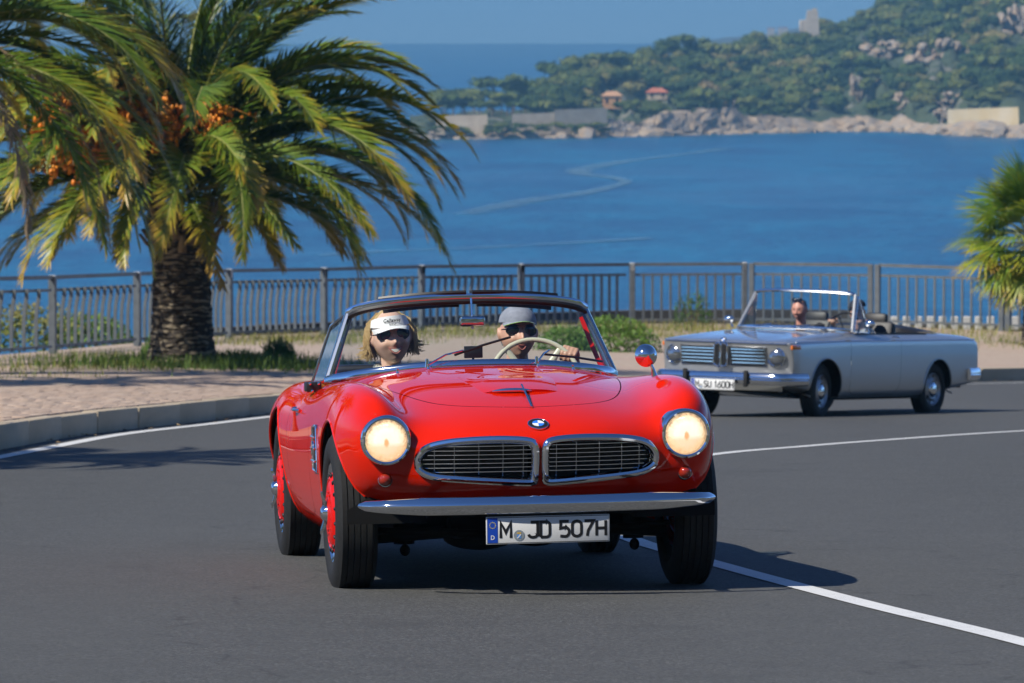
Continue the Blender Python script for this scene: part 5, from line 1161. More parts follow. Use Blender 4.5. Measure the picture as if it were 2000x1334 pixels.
# fender mirror
FM = empty('fender_mirror', (.652, .27, on_top(.652, .27)), None, RC)
obj('stalk', tube([(0, 0, 0), (-.006, .0, .03), (-.022, .0, .07)], [.014, .008, .006], 8), M_CHROME, FM)
obj('mirror_head', xf(lathe([(0, -.038), (.02, -.034), (.04, -.018), (.050, .002), (.051, .01), (.047, .012), (0, .012)], 28, 'y'), (-.034, 0, .092), (rad(-6), 0, rad(10))), M_CHROME, FM)

# fender vents, handles, side details
for sx in (1, -1):
    v = empty('fender_vent', (0, 0, 0), None, RC)
    yz = [(.47, .50), (.47, .69), (.485, .70), (.66, .695), (.675, .68), (.675, .51), (.66, .50)]
    P = [(sx * (on_side(y, z) + .002), y, z) for y, z in yz]
    obj('vent_frame', tube(P, .008, 6, True), M_CHROME, v)
    obj('vent_panel', ([(sx * (on_side(y, z) + .003), y, z) for y, z in yz], [tuple(range(7))]), M_GRILLE_DARK, v)
    for z in (.545, .60, .65): obj('vent_bar', tube([(sx * (on_side(y, z) + .008), y, z) for y in (.475, .57, .67)], .006, 6), M_CHROME, v)
    obj('vent_roundel', xf(lathe([(0, .012), (.03, .010), (.034, .0)], 20, 'x'), (sx * (on_side(.57, .60) + .006), .57, .60), (0, 0, 0 if sx > 0 else math.pi)), M_CHROME, v)
    h = empty('door_handle', (0, 0, 0), None, doorR if sx > 0 else doorL)
    X = on_side(1.6, .74)
    obj('handle_bar', tube([(sx * (X + .004), 1.50, .74), (sx * (X + .026), 1.53, .742), (sx * (X + .026), 1.62, .742), (sx * (X + .004), 1.65, .74)], .007, 8), M_CHROME, h)
    obj('key_button', xf(lathe([(0, .022), (.010, .02), (.012, 0)], 12, 'x'), (sx * X, 1.68, .742), (0, 0, 0 if sx > 0 else math.pi)), M_CHROME, h)
bk = empty('hinge_block', (-.745, 1.40, .850), None, RC)
obj('block', box((0, 0, 0), (.07, .12, .045), .006), M_BLACK, bk)
for x, z in ((-.02, .026), (.02, .026), (-.01, -.008)): obj('bolt', xf(lathe([(0, .012), (.007, .010), (.007, 0)], 10, 'y'), (x, -.062, z - .01), (rad(180), 0, 0)), M_CHROME, bk)

# cockpit
obj('dashboard', loft([[(x, 1.24 + .28 * abs(x) ** 2, on_top(x, 1.2) - .035) for x in np.linspace(-.6, .6, 13)], [(x, 1.33 + .12 * abs(x), .86) for x in np.linspace(-.62, .62, 13)], [(x, 1.36, .78) for x in np.linspace(-.62, .62, 13)], [(x, 1.33, .60) for x in np.linspace(-.62, .62, 13)]]), M_DARKRED, RC)
obj('cabin_tub', merge(box((-.625, 1.85, .54), (.03, 1.0, .56)), box((.625, 1.85, .54), (.03, 1.0, .56)), box((0, 2.37, .54), (1.24, .03, .60)), box((0, 1.85, .27), (1.24, 1.1, .03))), M_SEAT, RC)
for x in (-.31, .29):
    s = empty('seat', (x, 2.0, 0), None, RC)
    obj('seat_cushion', box((0, -.02, .40), (.48, .46, .16), .05, 3), M_SEAT, s)
    obj('seat_back', box((0, .25, .66), (.48, .13, .48), .055, 3, (rad(-14), 0, 0)), M_SEAT, s)
obj('navigation_unit', merge(box((-.015, 1.30, .995), (.085, .02, .055), .004), tube([(-.015, 1.31, .93), (-.015, 1.31, .99)], .006, 6)), M_BLACK, RC)
obj('tonneau', box((0, 2.42, .90), (1.10, .16, .05), .022, 3), M_SEAT, RC)
SWC = (.288, 1.415, .852)
SW = empty('steering_wheel', SWC, (rad(-24), 0, 0), RC)
ring = [(.208 * math.sin(t), 0, .208 * math.cos(t)) for t in np.linspace(0, 2 * math.pi, 48, endpoint=False)]
obj('rim', tube(ring, .0115, 10, True), M_CREAM, SW)
for a in (-38, 38, 180):
    t = rad(a); obj('spoke', sweep([(0, .03, 0), (.10 * math.sin(t), .02, .10 * math.cos(t)), (.2 * math.sin(t), 0, .2 * math.cos(t))], circ(8, .014, .006), False, (0, 1, 0)), M_CREAM, SW)
obj('horn_boss', lathe([(0, -.0), (.03, .004), (.045, .02), (.04, .05)], 20, 'y'), M_CREAM, SW)
obj('column', tube([(0, .04, 0), (0, -.25 * -1, -.0)], .02, 8), M_BLACK, SW).rotation_euler = (0, 0, 0)

# wheels
def red_wheel():
    w = empty('wheel', (0, 0, 0), None, None)
    half = [(.212, .062), (.222, .078), (.245, .089), (.275, .092), (.302, .088), (.322, .079), (.333, .069)]
    tread = []
    for k in range(6):
        a = .066 - .0264 * k
        tread += [(.3385, a), (.3385, a - .021), (.3315, a - .0215), (.3315, a - .0259)]
    tread = [(r, h) for r, h in tread if h > -.067] + []
    prof = half + tread + [(r, -h) for r, h in reversed(half)]
    obj('tyre', lathe(prof, 72, 'x'), M_RUBBER, w, angle=50)
    # +x is the outer face here
    obj('rim', lathe([(.222, .076), (.214, .078), (.206, .070), (.198, .066), (.190, .063), (.184, .020), (.178, -.06), (.214, -.07), (.222, -.076)], 48, 'x'), M_CHROME, w)
    obj('wheel_disc', lathe([(.190, .064), (.178, .068), (.165, .078), (.148, .088), (.138, .083), (.130, .088), (.11, .094), (.085, .090), (.066, .094), (.05, .10), (.0, .10)], 48, 'x'), M_REDW, w)
    slm = mesh('vent_slot', *ellipsoid((0, 0, 0), (.006, .013, .008), 10, 6), M_INK)
    for k in range(16):
        a = 2 * math.pi * k / 16; obj('vent_slot', slm, None, w, loc=(.0815, .164 * math.cos(a), .164 * math.sin(a)), rot=(a, 0, 0))
    for k in range(10):
        a = 2 * math.pi * k / 10; obj('wheel_bolt', xf(lathe([(0, .010), (.006, .008), (.007, 0)], 8, 'x'), (.086, .088 * math.cos(a), .088 * math.sin(a))), M_REDW, w)
    sp = obj('spinner', merge(lathe([(0, .128), (.018, .127), (.030, .120), (.036, .108), (.040, .096), (.050, .085), (.052, .070)], 32, 'x'),
        *[xf(sweep([(.104, 0, .025), (.110, 0, .05), (.122, 0, .082), (.124, 0, .095)], [(-.013, -.007), (.013, -.007), (.013, .007), (-.013, .007)], False, (1, 0, 0), [1.2, 1.1, .8, .45]), (0, 0, 0), (a, 0, 0)) for a in (rad(0), rad(180))]), M_CHROME, w)
    return w
w0 = red_wheel()
for i, (x, y) in enumerate(((.732, 0), (-.732, 0), (.722, 2.48), (-.722, 2.48))):
    w = w0 if i == 0 else copy_tree(w0)
    w.parent = RC; w.location = (x, y, .338 - .0045 * x / .73); w.rotation_euler = (rad((8, -14, 3, -4)[i]), 0, 0 if x > 0 else math.pi)
# ================================================================== silver cabriolet
SV = empty('cabriolet', (2.578, 53.317, -1.640)); SV.rotation_mode = 'XYZ'
SV.rotation_euler = (Matrix.Rotation(rad(-32.26), 3, 'Z') @ Matrix.Rotation(rad(-2.82), 3, 'X')).to_euler()
tag(SV, 'silver vintage four seat cabriolet with open top following behind', 'car')
M_SILV = mat('silver_car_paint', (.50, .505, .50), .36, .72, 1.)
g_ = N(M_SILV); n_s = g_.noise(g_.coord('Object'), 900, 2); g_.bump(n_s.outputs[0], .04, .002)
def srow(y, zc, ze, zs, k=1., low=.22, yo=None):
    pts = [(0, zc), (.28, zc - .003), (.46, zc - .010), (.575, zc * .6 + ze * .4), (.655, ze), (.715, ze * .5 + zs * .5 + .010), (.762, zs + .012), (.784, zs), (.792, zs - .035), (.80, .56), (.792, .36), (.76, low)]
    pts += [(.76 * f, low - .02) for f in (.84, .66, .48, .24, 0)]
    return [(p[0] * k, y if yo is None else y + yo[i], p[1]) for i, p in enumerate(pts)]
def silver_net():
    n = []; X = [0, .28, .46, .58, .66, .70, .73, .755, .768]
    r0 = [(x, -.775 + .10 * (x / .77) ** 4, .60) for x in X]; n.append(r0 + r0[-2::-1])
    top = [(x, -.800 + .10 * (x / .77) ** 4, .755) for x in X]; bot = [(x, -.765 + .10 * (x / .77) ** 4, .44) for x in X]
    n.append(top[:-1] + [(.778, -.665, .60)] + bot[-2::-1])
    top = [(x, -.812 + .10 * (x / .77) ** 4, .792) for x in X]; bot = [(x, -.755 + .10 * (x / .77) ** 4, .40) for x in X]
    n.append(top[:-1] + [(.786, -.640, .62)] + bot[-2::-1])
    top = [(x * 1.01, -.795 + .10 * (x / .77) ** 4, .808 - .004 * (x / .77) ** 4) for x in X]; bot = [(x, -.72 + .10 * (x / .77) ** 4, .37) for x in X]
    n.append(top[:-1] + [(.790, -.60, .64)] + bot[-2::-1])
    n.append(srow(-.60, .838, .828, .800, .995, .34)); n.append(srow(-.35, .862, .850, .806, 1, .30)); n.append(srow(0, .888, .872, .812, 1, .24)); n.append(srow(.35, .908, .890, .818, 1, .22))
    n.append(srow(.65, .925, .905, .822)); n.append(srow(.95, .925, .905, .824)); n.append(srow(1.3, .92, .900, .826)); n.append(srow(1.7, .92, .900, .828)); n.append(srow(2.1, .915, .900, .831)); n.append(srow(2.5, .912, .898, .834, 1, .26)); n.append(srow(2.9, .90, .888, .836, .995, .30))
    n.append(srow(3.25, .885, .874, .832, .985, .34)); n.append(srow(3.44, .868, .858, .822, .97, .37))
    n.append(srow(3.50, .80, .79, .76, .955, .40)); r = [(x * .97, 3.50 - .05 * (x / .77) ** 4, .60) for x in X]; n.append(r + r[-2::-1])
    return n
SS = shell(silver_net(), 8, 8); SBV = bvh(SS)
def s_side(y, z): h = SBV.ray_cast(Vector((3, y, z)), Vector((-1, 0, 0)))[0]; return h.x if h else .79
def s_top(x, y): h = SBV.ray_cast(Vector((abs(x), y, 3)), Vector((0, 0, -1)))[0]; return h.z if h else .9
def s_front(x, z): h = SBV.ray_cast(Vector((abs(x), -3, z)), Vector((0, 1, 0)))[0]; return h.y if h else -.78
AF, AR = (0, .30, .345), (2.5, .30, .33)
S = SS
S = clip(S, g_arch(S[0], AF)); S = clip(S, g_arch(S[0], AR))
CK = catmull([(0, .74), (.4, .74), (.62, .80), (.66, 1.0), (.655, 1.6), (.64, 2.2), (.55, 2.42), (0, 2.45)], 6); CKP = np.concatenate([CK, (CK * [-1, 1])[::-1][1:-1]])
S = clip(S, np.where(S[0][:, 2] > .6, sdf_poly(S[0][:, :2], CKP), 1))
DO = [(.52, .95), (.52, .30), (.60, .26), (1.50, .26), (1.62, .34), (1.64, .95)]; HD = [(-.70, -.77), (.70, -.77), (.705, .50), (-.705, .50)]
gd = np.where(np.abs(S[0][:, 0]) > .64, sdf_poly(S[0][:, 1:], DO), 1); gh = np.where(S[0][:, 2] > .79, sdf_poly(S[0][:, :2], HD), 1)
S_in = S; S = clip(S, gd - .003); S = clip(S, np.where(S[0][:, 2] > .79, sdf_poly(S[0][:, :2], HD), 1) - .002)
sobj('body', both(S), M_SILV, SV); sobj('hood', both(clip(S_in, -gh - .002)), M_SILV, SV); Dn = clip(S_in, -gd - .002)
sdL = sobj('door', Dn, M_SILV, SV); sdR = sobj('door', flip(Dn), M_SILV, SV)
for a in (AF, AR):
    for sx in (1, -1):
        tt = np.linspace(rad(-4), rad(184), 22); c1 = [(a[0] - (a[2] + .01) * math.cos(t), a[1] + (a[2] + .01) * math.sin(t)) for t in tt]; c1 = [(sx * max(.5, s_side(y, z) - .015), y, z) for y, z in c1]
        obj('wheel_housing', loft([c1, [(sx * .46, p[1], p[2]) for p in c1], [(sx * .455, a[0], a[1])] * len(c1)]), M_UNDER, SV)
        P = [(sx * s_side(a[0] - a[2] * math.cos(t), a[1] + a[2] * math.sin(t)), a[0] - a[2] * math.cos(t), a[1] + a[2] * math.sin(t)) for t in np.linspace(rad(-8), rad(188), 36)]
        obj('arch_lip', tube(P, .010, 6), M_SILV, SV)
for sx in (1, -1):      # waist strip and sill
    P = [(sx * (s_side(y, .824 if y > .5 else .806 + .016 * (y + .7) / 1.2) + .002), y, .806 + .016 * min(1, (y + .7) / 1.2) + .012 * max(0, (y - .5) / 3)) for y in np.linspace(-.62, 3.42, 40)]
    obj('waist_strip', tube(P, .0075, 6), M_CHROME, SV)
    obj('side_indicator', box((sx * .768, -.63, .755), (.03, .16, .045), .008, 2, (0, 0, rad(-6 * sx))), mat('amber_lens', (.75, .18, .01), .15, coat=1.), SV)
obj('floor_pan', merge(box((0, 1.4, .22), (1.45, 2.4, .03)), box((0, -.3, .30), (1.2, .7, .05)), box((0, 2.9, .33), (1.3, .8, .05))), M_UNDER, SV)
# front
M_SGR = mat('grille_black', (.012, .012, .012), .4)
for sx in (1, -1):
    gp = empty('side_grille', (0, 0, 0), None, SV)
    yy = lambda x: s_front(x, .65) - .006
    obj('panel', loft([[(sx * x, yy(x), .565) for x in (.10, .25, .40, .50)], [(sx * x, s_front(x, .735) - .006, .735) for x in (.10, .25, .40, .50)]]), M_SGR, gp)
    for z in (.585, .62, .655, .69, .722): obj('bar', sweep([(sx * x, s_front(x, z) - .012, z) for x in (.105, .25, .40, .495)], [(-.004, -.0048), (.004, -.0048), (.004, .0048), (-.004, .0048)], False, (0, 0, 1)), M_CHROME, gp)
    obj('surround', tube([(sx * x, s_front(x, z) - .010, z) for x, z in ((.095, .555), (.505, .555), (.505, .745), (.095, .745))], .008, 6, True), M_CHROME, gp)
    kd = empty('kidney_grille', (0, 0, 0), None, SV); K = [(sx * x, -.835, z) for x, z in ((.008, .555), (.045, .545), (.075, .565), (.080, .65), (.075, .755), (.045, .772), (.008, .765))]
    obj('kidney_frame', tube(catmull(K, 4, True), .010, 6, True), M_CHROME, kd); obj('kidney_panel', (K, [tuple(range(7))]), M_SGR, kd)
    for k in range(5): obj('slat', tube([(sx * (.020 + k * .012), -.838, .56), (sx * (.020 + k * .012), -.838, .755)], .002, 4), M_CHROME if k % 2 else M_SGR, kd)
    obj('kidney_shell', loft([K, [(p[0], -.76, p[2]) for p in K]], True), M_CHROME, kd)
    hl = empty('headlight', (sx * .605, s_front(.605, .65) - .004, .65), (0, 0, rad(5 * sx)), SV)
    obj('bezel', lathe([(.105, .04), (.103, -.008), (.095, -.014), (.088, -.004)], 32, 'y'), M_CHROME, hl)
    obj('lens', lathe([(.088, -.004), (.07, -.018), (.04, -.027), (0, -.03)], 32, 'y'), mat('headlight_glass', (.30, .32, .34), .12, .85, coat=1.), hl)
obj('front_trim', tube([(x, s_front(x, .785) - .004, .788) for x in np.linspace(-.72, .72, 15)], .009, 6), M_CHROME, SV)
bx = np.linspace(-.80, .80, 33); by = -.90 + .05 * (np.abs(bx) / .8) ** 2 + .42 * np.clip((np.abs(bx) - .70) / .10, 0, 1) ** 2
def sbump(name, by, z):
    P = np.stack([bx, by, np.full_like(bx, z)], 1); T_, A_, B_ = frames(P, False, (0, 0, 1)); sg = 1 if (B_[16][1] < 0) == (by[16] < 0) else -1
    obj(name, sweep(P, [(u * sg, v) for u, v in ((-.012, .055), (.008, .062), (.026, .045), (.032, .012), (.022, .0), (.034, -.014), (.026, -.05), (.006, -.066), (-.012, -.055))], False, (0, 0, 1)), M_CHROME, SV, angle=45)
sbump('front_bumper', by, .425); sbump('rear_bumper', 2.76 - by, .46)
for x in (-.36, .36): obj('overrider', box((x, -.935, .425), (.05, .04, .17), .015), M_RUBBER, SV)
obj('front_valance', loft([[(x, -.76, .41) for x in (-.7, 0, .7)], [(x, -.70, .30) for x in (-.66, 0, .66)]]), M_SILV, SV)
plate(SV, (-.02, -.955, .355), .52, .115, (0, 0, 0), 'SU 1600H', 'M', -.135, (-.205, -.155, -.105, .252))
emblem(SV, (0, -.79, .812), (rad(50), 0, 0), .036)
# screen
wb = catmull([(-.685, .72, .925), (-.60, .62, .935), (-.3, .57, .945), (0, .555, .948), (.3, .57, .945), (.60, .62, .935), (.685, .72, .925)], 5)
wt = catmull([(-.60, .93, 1.30), (-.52, .90, 1.318), (-.28, .88, 1.33), (0, .87, 1.333), (.28, .88, 1.33), (.52, .90, 1.318), (.60, .93, 1.30)], 5)
wsn = empty('windscreen', (0, 0, 0), None, SV)
obj('glass', loft([wb * (1 - t) + wt * t for t in np.linspace(0, 1, 5)]), M_GLASS, wsn)
obj('frame_top', sweep(wt, circ(8, .017, .019), False, (0, 0, 1)), M_CHROME, wsn); obj('frame_base', sweep(wb, circ(8, .014, .018), False, (0, 0, 1)), M_CHROME, wsn)
for k in (0, -1): obj('pillar', sweep([wb[k] * (1 - t) + wt[k] * t for t in np.linspace(-.05, 1, 6)], circ(8, .018, .018), False, (0, 1, 0)), M_SILV if k else M_SILV, wsn)
for sx in (1, -1):
    q = [(sx * .685, .76, .91), (sx * .695, 1.08, .90), (sx * .615, .97, 1.28)]; qw = empty('quarter_window', (0, 0, 0), None, SV); obj('glass', (q, [(0, 1, 2)]), glass_mat('quarter_tint', (.45, .5, .55)), qw); obj('frame', tube(q, .009, 6, True), M_CHROME, qw)
    m = empty('door_mirror', (sx * .80, .80, .95), None, SV); obj('head', ellipsoid((sx * .05, 0, .05), (.062, .03, .045)), M_CHROME, m); obj('stalk', tube([(0, 0, -.03), (sx * .04, 0, .04)], .009, 6), M_CHROME, m)
    h = empty('door_handle', (0, 0, 0), None, sdL if sx > 0 else sdR); X = s_side(1.5, .80); obj('bar', tube([(sx * X, 1.42, .865), (sx * (X + .025), 1.45, .865), (sx * (X + .025), 1.55, .865), (sx * X, 1.58, .865)], .009, 6), M_CHROME, h)
for x0, x1 in ((-.35, -.02), (.1, .45)): 
    w = empty('wiper', (0, 0, 0), None, SV); obj('blade', tube([(x0, .56, .962), (x1, .56, .985)], .008, 5), M_BLACK, w); obj('arm', tube([(x0 - .05, .52, .94), ((x0 + x1) / 2, .55, .975)], .006, 5), M_CHROME, w)
obj('cowl_grille', box((.0, .52, .935), (.9, .10, .016), .004), M_CHROME, SV)
# cabin
obj('dashboard', loft([[(x, .70, .90) for x in (-.64, 0, .64)], [(x, .84, .885) for x in (-.64, 0, .64)], [(x, .86, .60) for x in (-.64, 0, .64)]]), M_BLACK, SV)
obj('cabin_tub', merge(box((-.67, 1.6, .60), (.03, 1.6, .6)), box((.67, 1.6, .60), (.03, 1.6, .6)), box((0, 2.43, .58), (1.3, .03, .6)), box((0, 1.6, .26), (1.3, 1.7, .03))), M_SEAT, SV)
for x in (-.36, .36):
    s = empty('seat', (x, 1.55, 0), None, SV); obj('seat_cushion', box((0, -.1, .46), (.50, .50, .16), .05), M_SEAT, s); obj('seat_back', box((0, .22, .74), (.50, .13, .56), .05, 2, (rad(-12), 0, 0)), M_SEAT, s); obj('head_rest', box((0, .30, 1.03), (.28, .09, .15), .04, 2, (rad(-8), 0, 0)), M_SEAT, s)
obj('rear_seat', box((0, 2.25, .66), (1.2, .2, .46), .06), M_SEAT, SV)
fold = loft([[(x, y, .90 + h * (1 - (abs(x) / .66) ** 4)) for x in np.linspace(-.64, .64, 13)] for y, h in ((2.18, .0), (2.22, .06), (2.40, .085), (2.62, .06), (2.78, .005))])
obj('folded_top', fold, M_SEAT, SV)
sw_ = empty('steering_wheel', (.36, 1.12, .93), (rad(-22), 0, 0), SV); obj('rim', tube([(.19 * math.sin(t), 0, .19 * math.cos(t)) for t in np.linspace(0, 2 * math.pi, 36, endpoint=False)], .012, 8, True), M_BLACK, sw_)
for a in (90, 210, 330): obj('spoke', tube([(0, .02, 0), (.19 * math.sin(rad(a)), 0, .19 * math.cos(rad(a)))], .009, 6), M_BLACK, sw_)
# wheels
def silver_wheel():
    w = empty('wheel'); half = [(.168, .05), (.178, .066), (.20, .078), (.235, .082), (.265, .077), (.283, .066)]
    obj('tyre', lathe(half + [(.295, .055), (.295, .02), (.289, .018), (.289, .012), (.295, .01), (.295, -.01), (.289, -.012), (.289, -.018), (.295, -.02), (.295, -.055)] + [(r, -h) for r, h in reversed(half)], 56, 'x'), M_RUBBER, w, angle=50)
    obj('rim', lathe([(.178, .066), (.172, .070), (.164, .058), (.155, .048), (.135, .044), (.118, .058), (.10, .066), (.085, .062)], 44, 'x'), mat('wheel_silver', (.42, .42, .43), .35, .7), w)
    sl = mesh('vent_slot', *ellipsoid((0, 0, 0), (.005, .014, .010), 8, 6), M_INK)
    for k in range(10): a = 2 * math.pi * k / 10; obj('vent_slot', sl, None, w, loc=(.049, .14 * math.cos(a), .14 * math.sin(a)), rot=(a, 0, 0))
    obj('hub_cap', lathe([(.088, .058), (.086, .068), (.07, .082), (.04, .09), (0, .092)], 32, 'x'), M_CHROME, w); return w
sw0 = silver_wheel()
for i, (x, y, st) in enumerate(((.665, 0, 8), (-.665, 0, 8), (.665, 2.5, 0), (-.665, 2.5, 0))):
    w = sw0 if i == 0 else copy_tree(sw0); w.parent = SV; w.location = (x, y, .295); w.rotation_euler = (rad(40 * i), 0, rad(st) + (0 if x > 0 else math.pi))
obj('front_axle', tube([(-.6, 0, .27), (.6, 0, .27)], .04, 8), M_UNDER, SV); obj('rear_axle', tube([(-.6, 2.5, .28), (.6, 2.5, .28)], .05, 8), M_UNDER, SV)
# ================================================================== people
def skin_mat(name, c1, c2):
    m = mat(name, c1, .45); g = N(m); n = g.noise(g.coord('Object'), 14, 4); g.col(g.ramp(n.outputs[0], [(.35, c1), (.65, c2)])); b = m.node_tree.nodes['Principled BSDF']; b.inputs['Subsurface Weight'].default_value = .08; b.inputs['Subsurface Radius'].default_value = (.02, .008, .004); return m
def headVF(jaw=.30, nose=.026, wide=1.):
    nu, nv = 84, 64; V = []
    for j in range(nv + 1):
        t = math.pi * j / nv
        for i in range(nu):
            p = 2 * math.pi * i / nu; sx, sy, sz = math.sin(t) * math.cos(p), math.sin(t) * math.sin(p), math.cos(t)
            x, y, z = sx * .074 * wide, sy * .096, sz * .114; k = max(0, -z / .114)
            x *= 1 - jaw * k ** 1.6; 
            if y > 0: y *= 1 - .45 * min(1, max(0, (-z - .01) / .09))
            if y < 0: y *= 1 - .04 * (1 - k); 
            if z < -.02 and y < 0: y *= 1 + .06 * k
            if y < -.01:
                G = lambda cx, cz, ax, az: math.exp(-((abs(x) - cx) / ax) ** 2 - ((z - cz) / az) ** 2)
                f = min(1, -y / .05)
                y -= f * (nose * math.exp(-(x / .0135) ** 2 - ((z + .026) / .017) ** 2) + .014 * math.exp(-(x / .0085) ** 2 - ((z - .002) / .022) ** 2) + .005 * G(.03, .034, .024, .010) - .009 * G(.031, .014, .017, .012) + .007 * G(.040, -.028, .018, .018) + .005 * math.exp(-(x / .022) ** 2 - ((z + .060) / .010) ** 2) + .009 * math.exp(-(x / .02) ** 2 - ((z + .096) / .014) ** 2))
                x += (1 if x > 0 else -1) * .004 * G(.045, -.03, .02, .02)
            V.append((x, y, z))
    F = []
    for j in range(nv):
        for i in range(nu): F.append((j * nu + i, (j + 1) * nu + i, (j + 1) * nu + (i + 1) % nu, j * nu + (i + 1) % nu))
    H = (V, F); ears = [ellipsoid((s * .075 * wide, .012, .0), (.011, .021, .031), 12, 8, (0, s * .15, s * .35)) for s in (1, -1)]
    return merge(H, *ears)
def caps(a, b, r0, r1=None, n=8):
    a, b = np.array(a, float), np.array(b, float); r1 = r0 if r1 is None else r1; d = b - a; L = np.linalg.norm(d) + 1e-9; u = d / L
    P, R = [], []
    for k in range(5): t = math.pi / 2 * k / 4; P.append(a - u * r0 * math.cos(t)); R.append(max(1e-4, r0 * math.sin(t)))
    for k in range(5): t = math.pi / 2 * (1 - k / 4); P.append(b + u * r1 * math.cos(t)); R.append(max(1e-4, r1 * math.sin(t)))
    return tube(np.array(P), R, 12)
def hand(wrist, knuck, side, palm_n, curl=1.35, spread=.0, toward=None, thumb_dir=1):
    """palm from wrist to knuckles, four bent fingers and a thumb closing on a bar"""
    w, k = np.array(wrist, float), np.array(knuck, float); f = k - w; f /= np.linalg.norm(f); n = np.array(palm_n, float); n -= f * n.dot(f); n /= np.linalg.norm(n); s = np.cross(f, n) * side; out = []
    for q in (-.028, -.010, .010, .028): out.append(caps(w + s * q * .7, k + s * q, .017, .0125))
    for i, (q, L) in enumerate(((-.030, .9), (-.010, 1.), (.010, .95), (.030, .78))):
        p = k + s * q; a = .25
        for j, l in enumerate((.042, .027, .021)):
            a += curl * (.55, .75, .6)[j]; d = f * math.cos(a) + n * math.sin(a); e = p + d * l * L; out.append(caps(p, e, .0100 - .0008 * j, .0092 - .0008 * j)); p = e
    p = w + (k - w) * .35 - s * .030; d = f * .6 - s * .55 + n * .35
    for j, l in enumerate((.040, .030, .026)):
        d = d / np.linalg.norm(d); e = p + d * l; out.append(caps(p, e, .0115 - .001 * j, .0105 - .001 * j)); p = e; d = d + n * .55 + s * .45
    return out
def rotm(yaw, pitch, roll): return Matrix.Rotation(yaw, 3, 'Z') @ Matrix.Rotation(pitch, 3, 'X') @ Matrix.Rotation(roll, 3, 'Y')
def person(car, label, head, hrot, skin, cloth, arms, shoulder=.19, lean=0., neck_c=None, collar=.07, hs=1., wide=1., voxel=.0048):
    """head: centre of the head in the car's frame; body continues down onto the seat"""
    p = empty('person', (0, 0, 0)); p.matrix_world = car_matrix(car) @ Matrix.Translation(Vector(head)); tag(p, label, 'person', 'people in the cars')
    R3 = rotm(*[rad(a) for a in hrot]); H = headVF(wide=wide); H = [tuple(R3 @ (Vector(v) * hs)) for v in H[0]], H[1]
    nb = Vector((0, .055, -.245)); sh = -.265
    its = [H, caps((0, .03, -.06), (0, .055, -.22), .050, .058), ellipsoid((0, .06, -.37), (.165, .105, .17)), ellipsoid((0, .055, -.52), (.15, .11, .17)), ellipsoid((0, .06, -.66), (.17, .13, .10)),
           caps((-shoulder + .03, .06, sh), (shoulder - .03, .06, sh), .055), caps((0, .06, -.21), (-shoulder + .04, .06, sh + .01), .045, .05), caps((0, .06, -.21), (shoulder - .04, .06, sh + .01), .045, .05)]
    for s in (1, -1): its += [caps((s * .09, .02, -.68), (s * .12, -.36, -.63), .078, .06), caps((s * .12, -.36, -.63), (s * .12, -.50, -.86), .055, .04)]
    for s, elbow, wrist, hk, pn in arms:
        S0 = (s * shoulder, .06, sh - .01); its += [caps(S0, elbow, .052, .042), caps(elbow, wrist, .042, .027)] + hand(wrist, hk, s, pn)
    V, F = remesh(merge(*its), voxel, 3, .5); V = np.array(V)
    ctr = np.array([V[list(f)].mean(0) for f in F]); fm = np.where((ctr[:, 2] < -.19) | ((ctr[:, 2] < -.15) & (np.hypot(ctr[:, 0], ctr[:, 1] - .05) > collar)), 1, 0)
    for s, elbow, wrist, hk, pn in arms:
        w = np.array(wrist); e = np.array(elbow); u = (w - e) / np.linalg.norm(w - e); d = (ctr - w) @ u; near = np.linalg.norm(ctr - w, axis=1) < .17; fm = np.where(near & (d > -.045), 0, fm)
    obj('body', (V, F), [skin, cloth], p, True, fm, angle=None)
    hd = empty('head_wear', (0, 0, 0), R3.to_euler(), p); hd.scale = (hs,) * 3; return p, hd
def car_matrix(o): return Matrix.Translation(o.location) @ o.rotation_euler.to_matrix().to_4x4()
M_LENSD = mat('dark_sunglass', (.006, .006, .008), .06, coat=1.)
def sunglasses(hd, z=.014, y=-.090, rx=.029, rz=.021, frame=M_BLACK, tilt=0):
    s = empty('sunglasses', (0, 0, z), (tilt, 0, 0), hd)
    for sx in (1, -1):
        V = [(sx * (.033 + rx * math.cos(t) * (1 - .1 * math.sin(t))), y + .006 + .45 * (.033 + rx * math.cos(t)) ** 2 * 8, rz * math.sin(t)) for t in np.linspace(0, 2 * math.pi, 24, endpoint=False)]; c = (sx * .033, y + .002, 0)
        obj('sunglass_lens', ([c] + V, [(0, i + 1, (i + 1) % 24 + 1) for i in range(24)]), M_LENSD, s); obj('sunglass_rim', tube(V, .0028, 5, True), frame, s)
        obj('temple', tube([(sx * .062, y + .022, .006), (sx * .076, -.02, .006), (sx * .077, .02, .0)], .003, 5), frame, s)
    obj('bridge', tube([(-.006, y + .004, .004), (0, y - .001, .006), (.006, y + .004, .004)], .003, 5), frame, s)
def mouth(hd, w, h, z, lips, teeth=True, y0=-.094):
    m = empty('mouth', (0, 0, z), None, hd); yy = lambda x: y0 + 7 * x * x
    crv = [(x, -.35 * h * 0 + 9 * x * x) for x in np.linspace(-w / 2, w / 2, 11)]
    up = [(x, yy(x), 9 * x * x * .8) for x, _ in crv]; lo = [(x, yy(x), 9 * x * x * .8 - h * (1 - (2 * x / w) ** 2)) for x, _ in crv]
    obj('open_mouth', loft([[(a, b + .001, c) for a, b, c in up], [(a, b + .001, c) for a, b, c in lo]]), mat('mouth_dark', (.06, .012, .012), .5), m)
    if teeth: obj('teeth', loft([[(a * .9, b - .0012, c - .001) for a, b, c in up], [(a * .88, b - .0012, c - h * .74 * (1 - (2 * a / w) ** 2)) for a, b, c in up]]), mat('teeth', (.75, .72, .66), .25), m)
    obj('lip', tube(up, .0024, 6), lips, m); obj('lip', tube(lo, .0030, 6), lips, m)
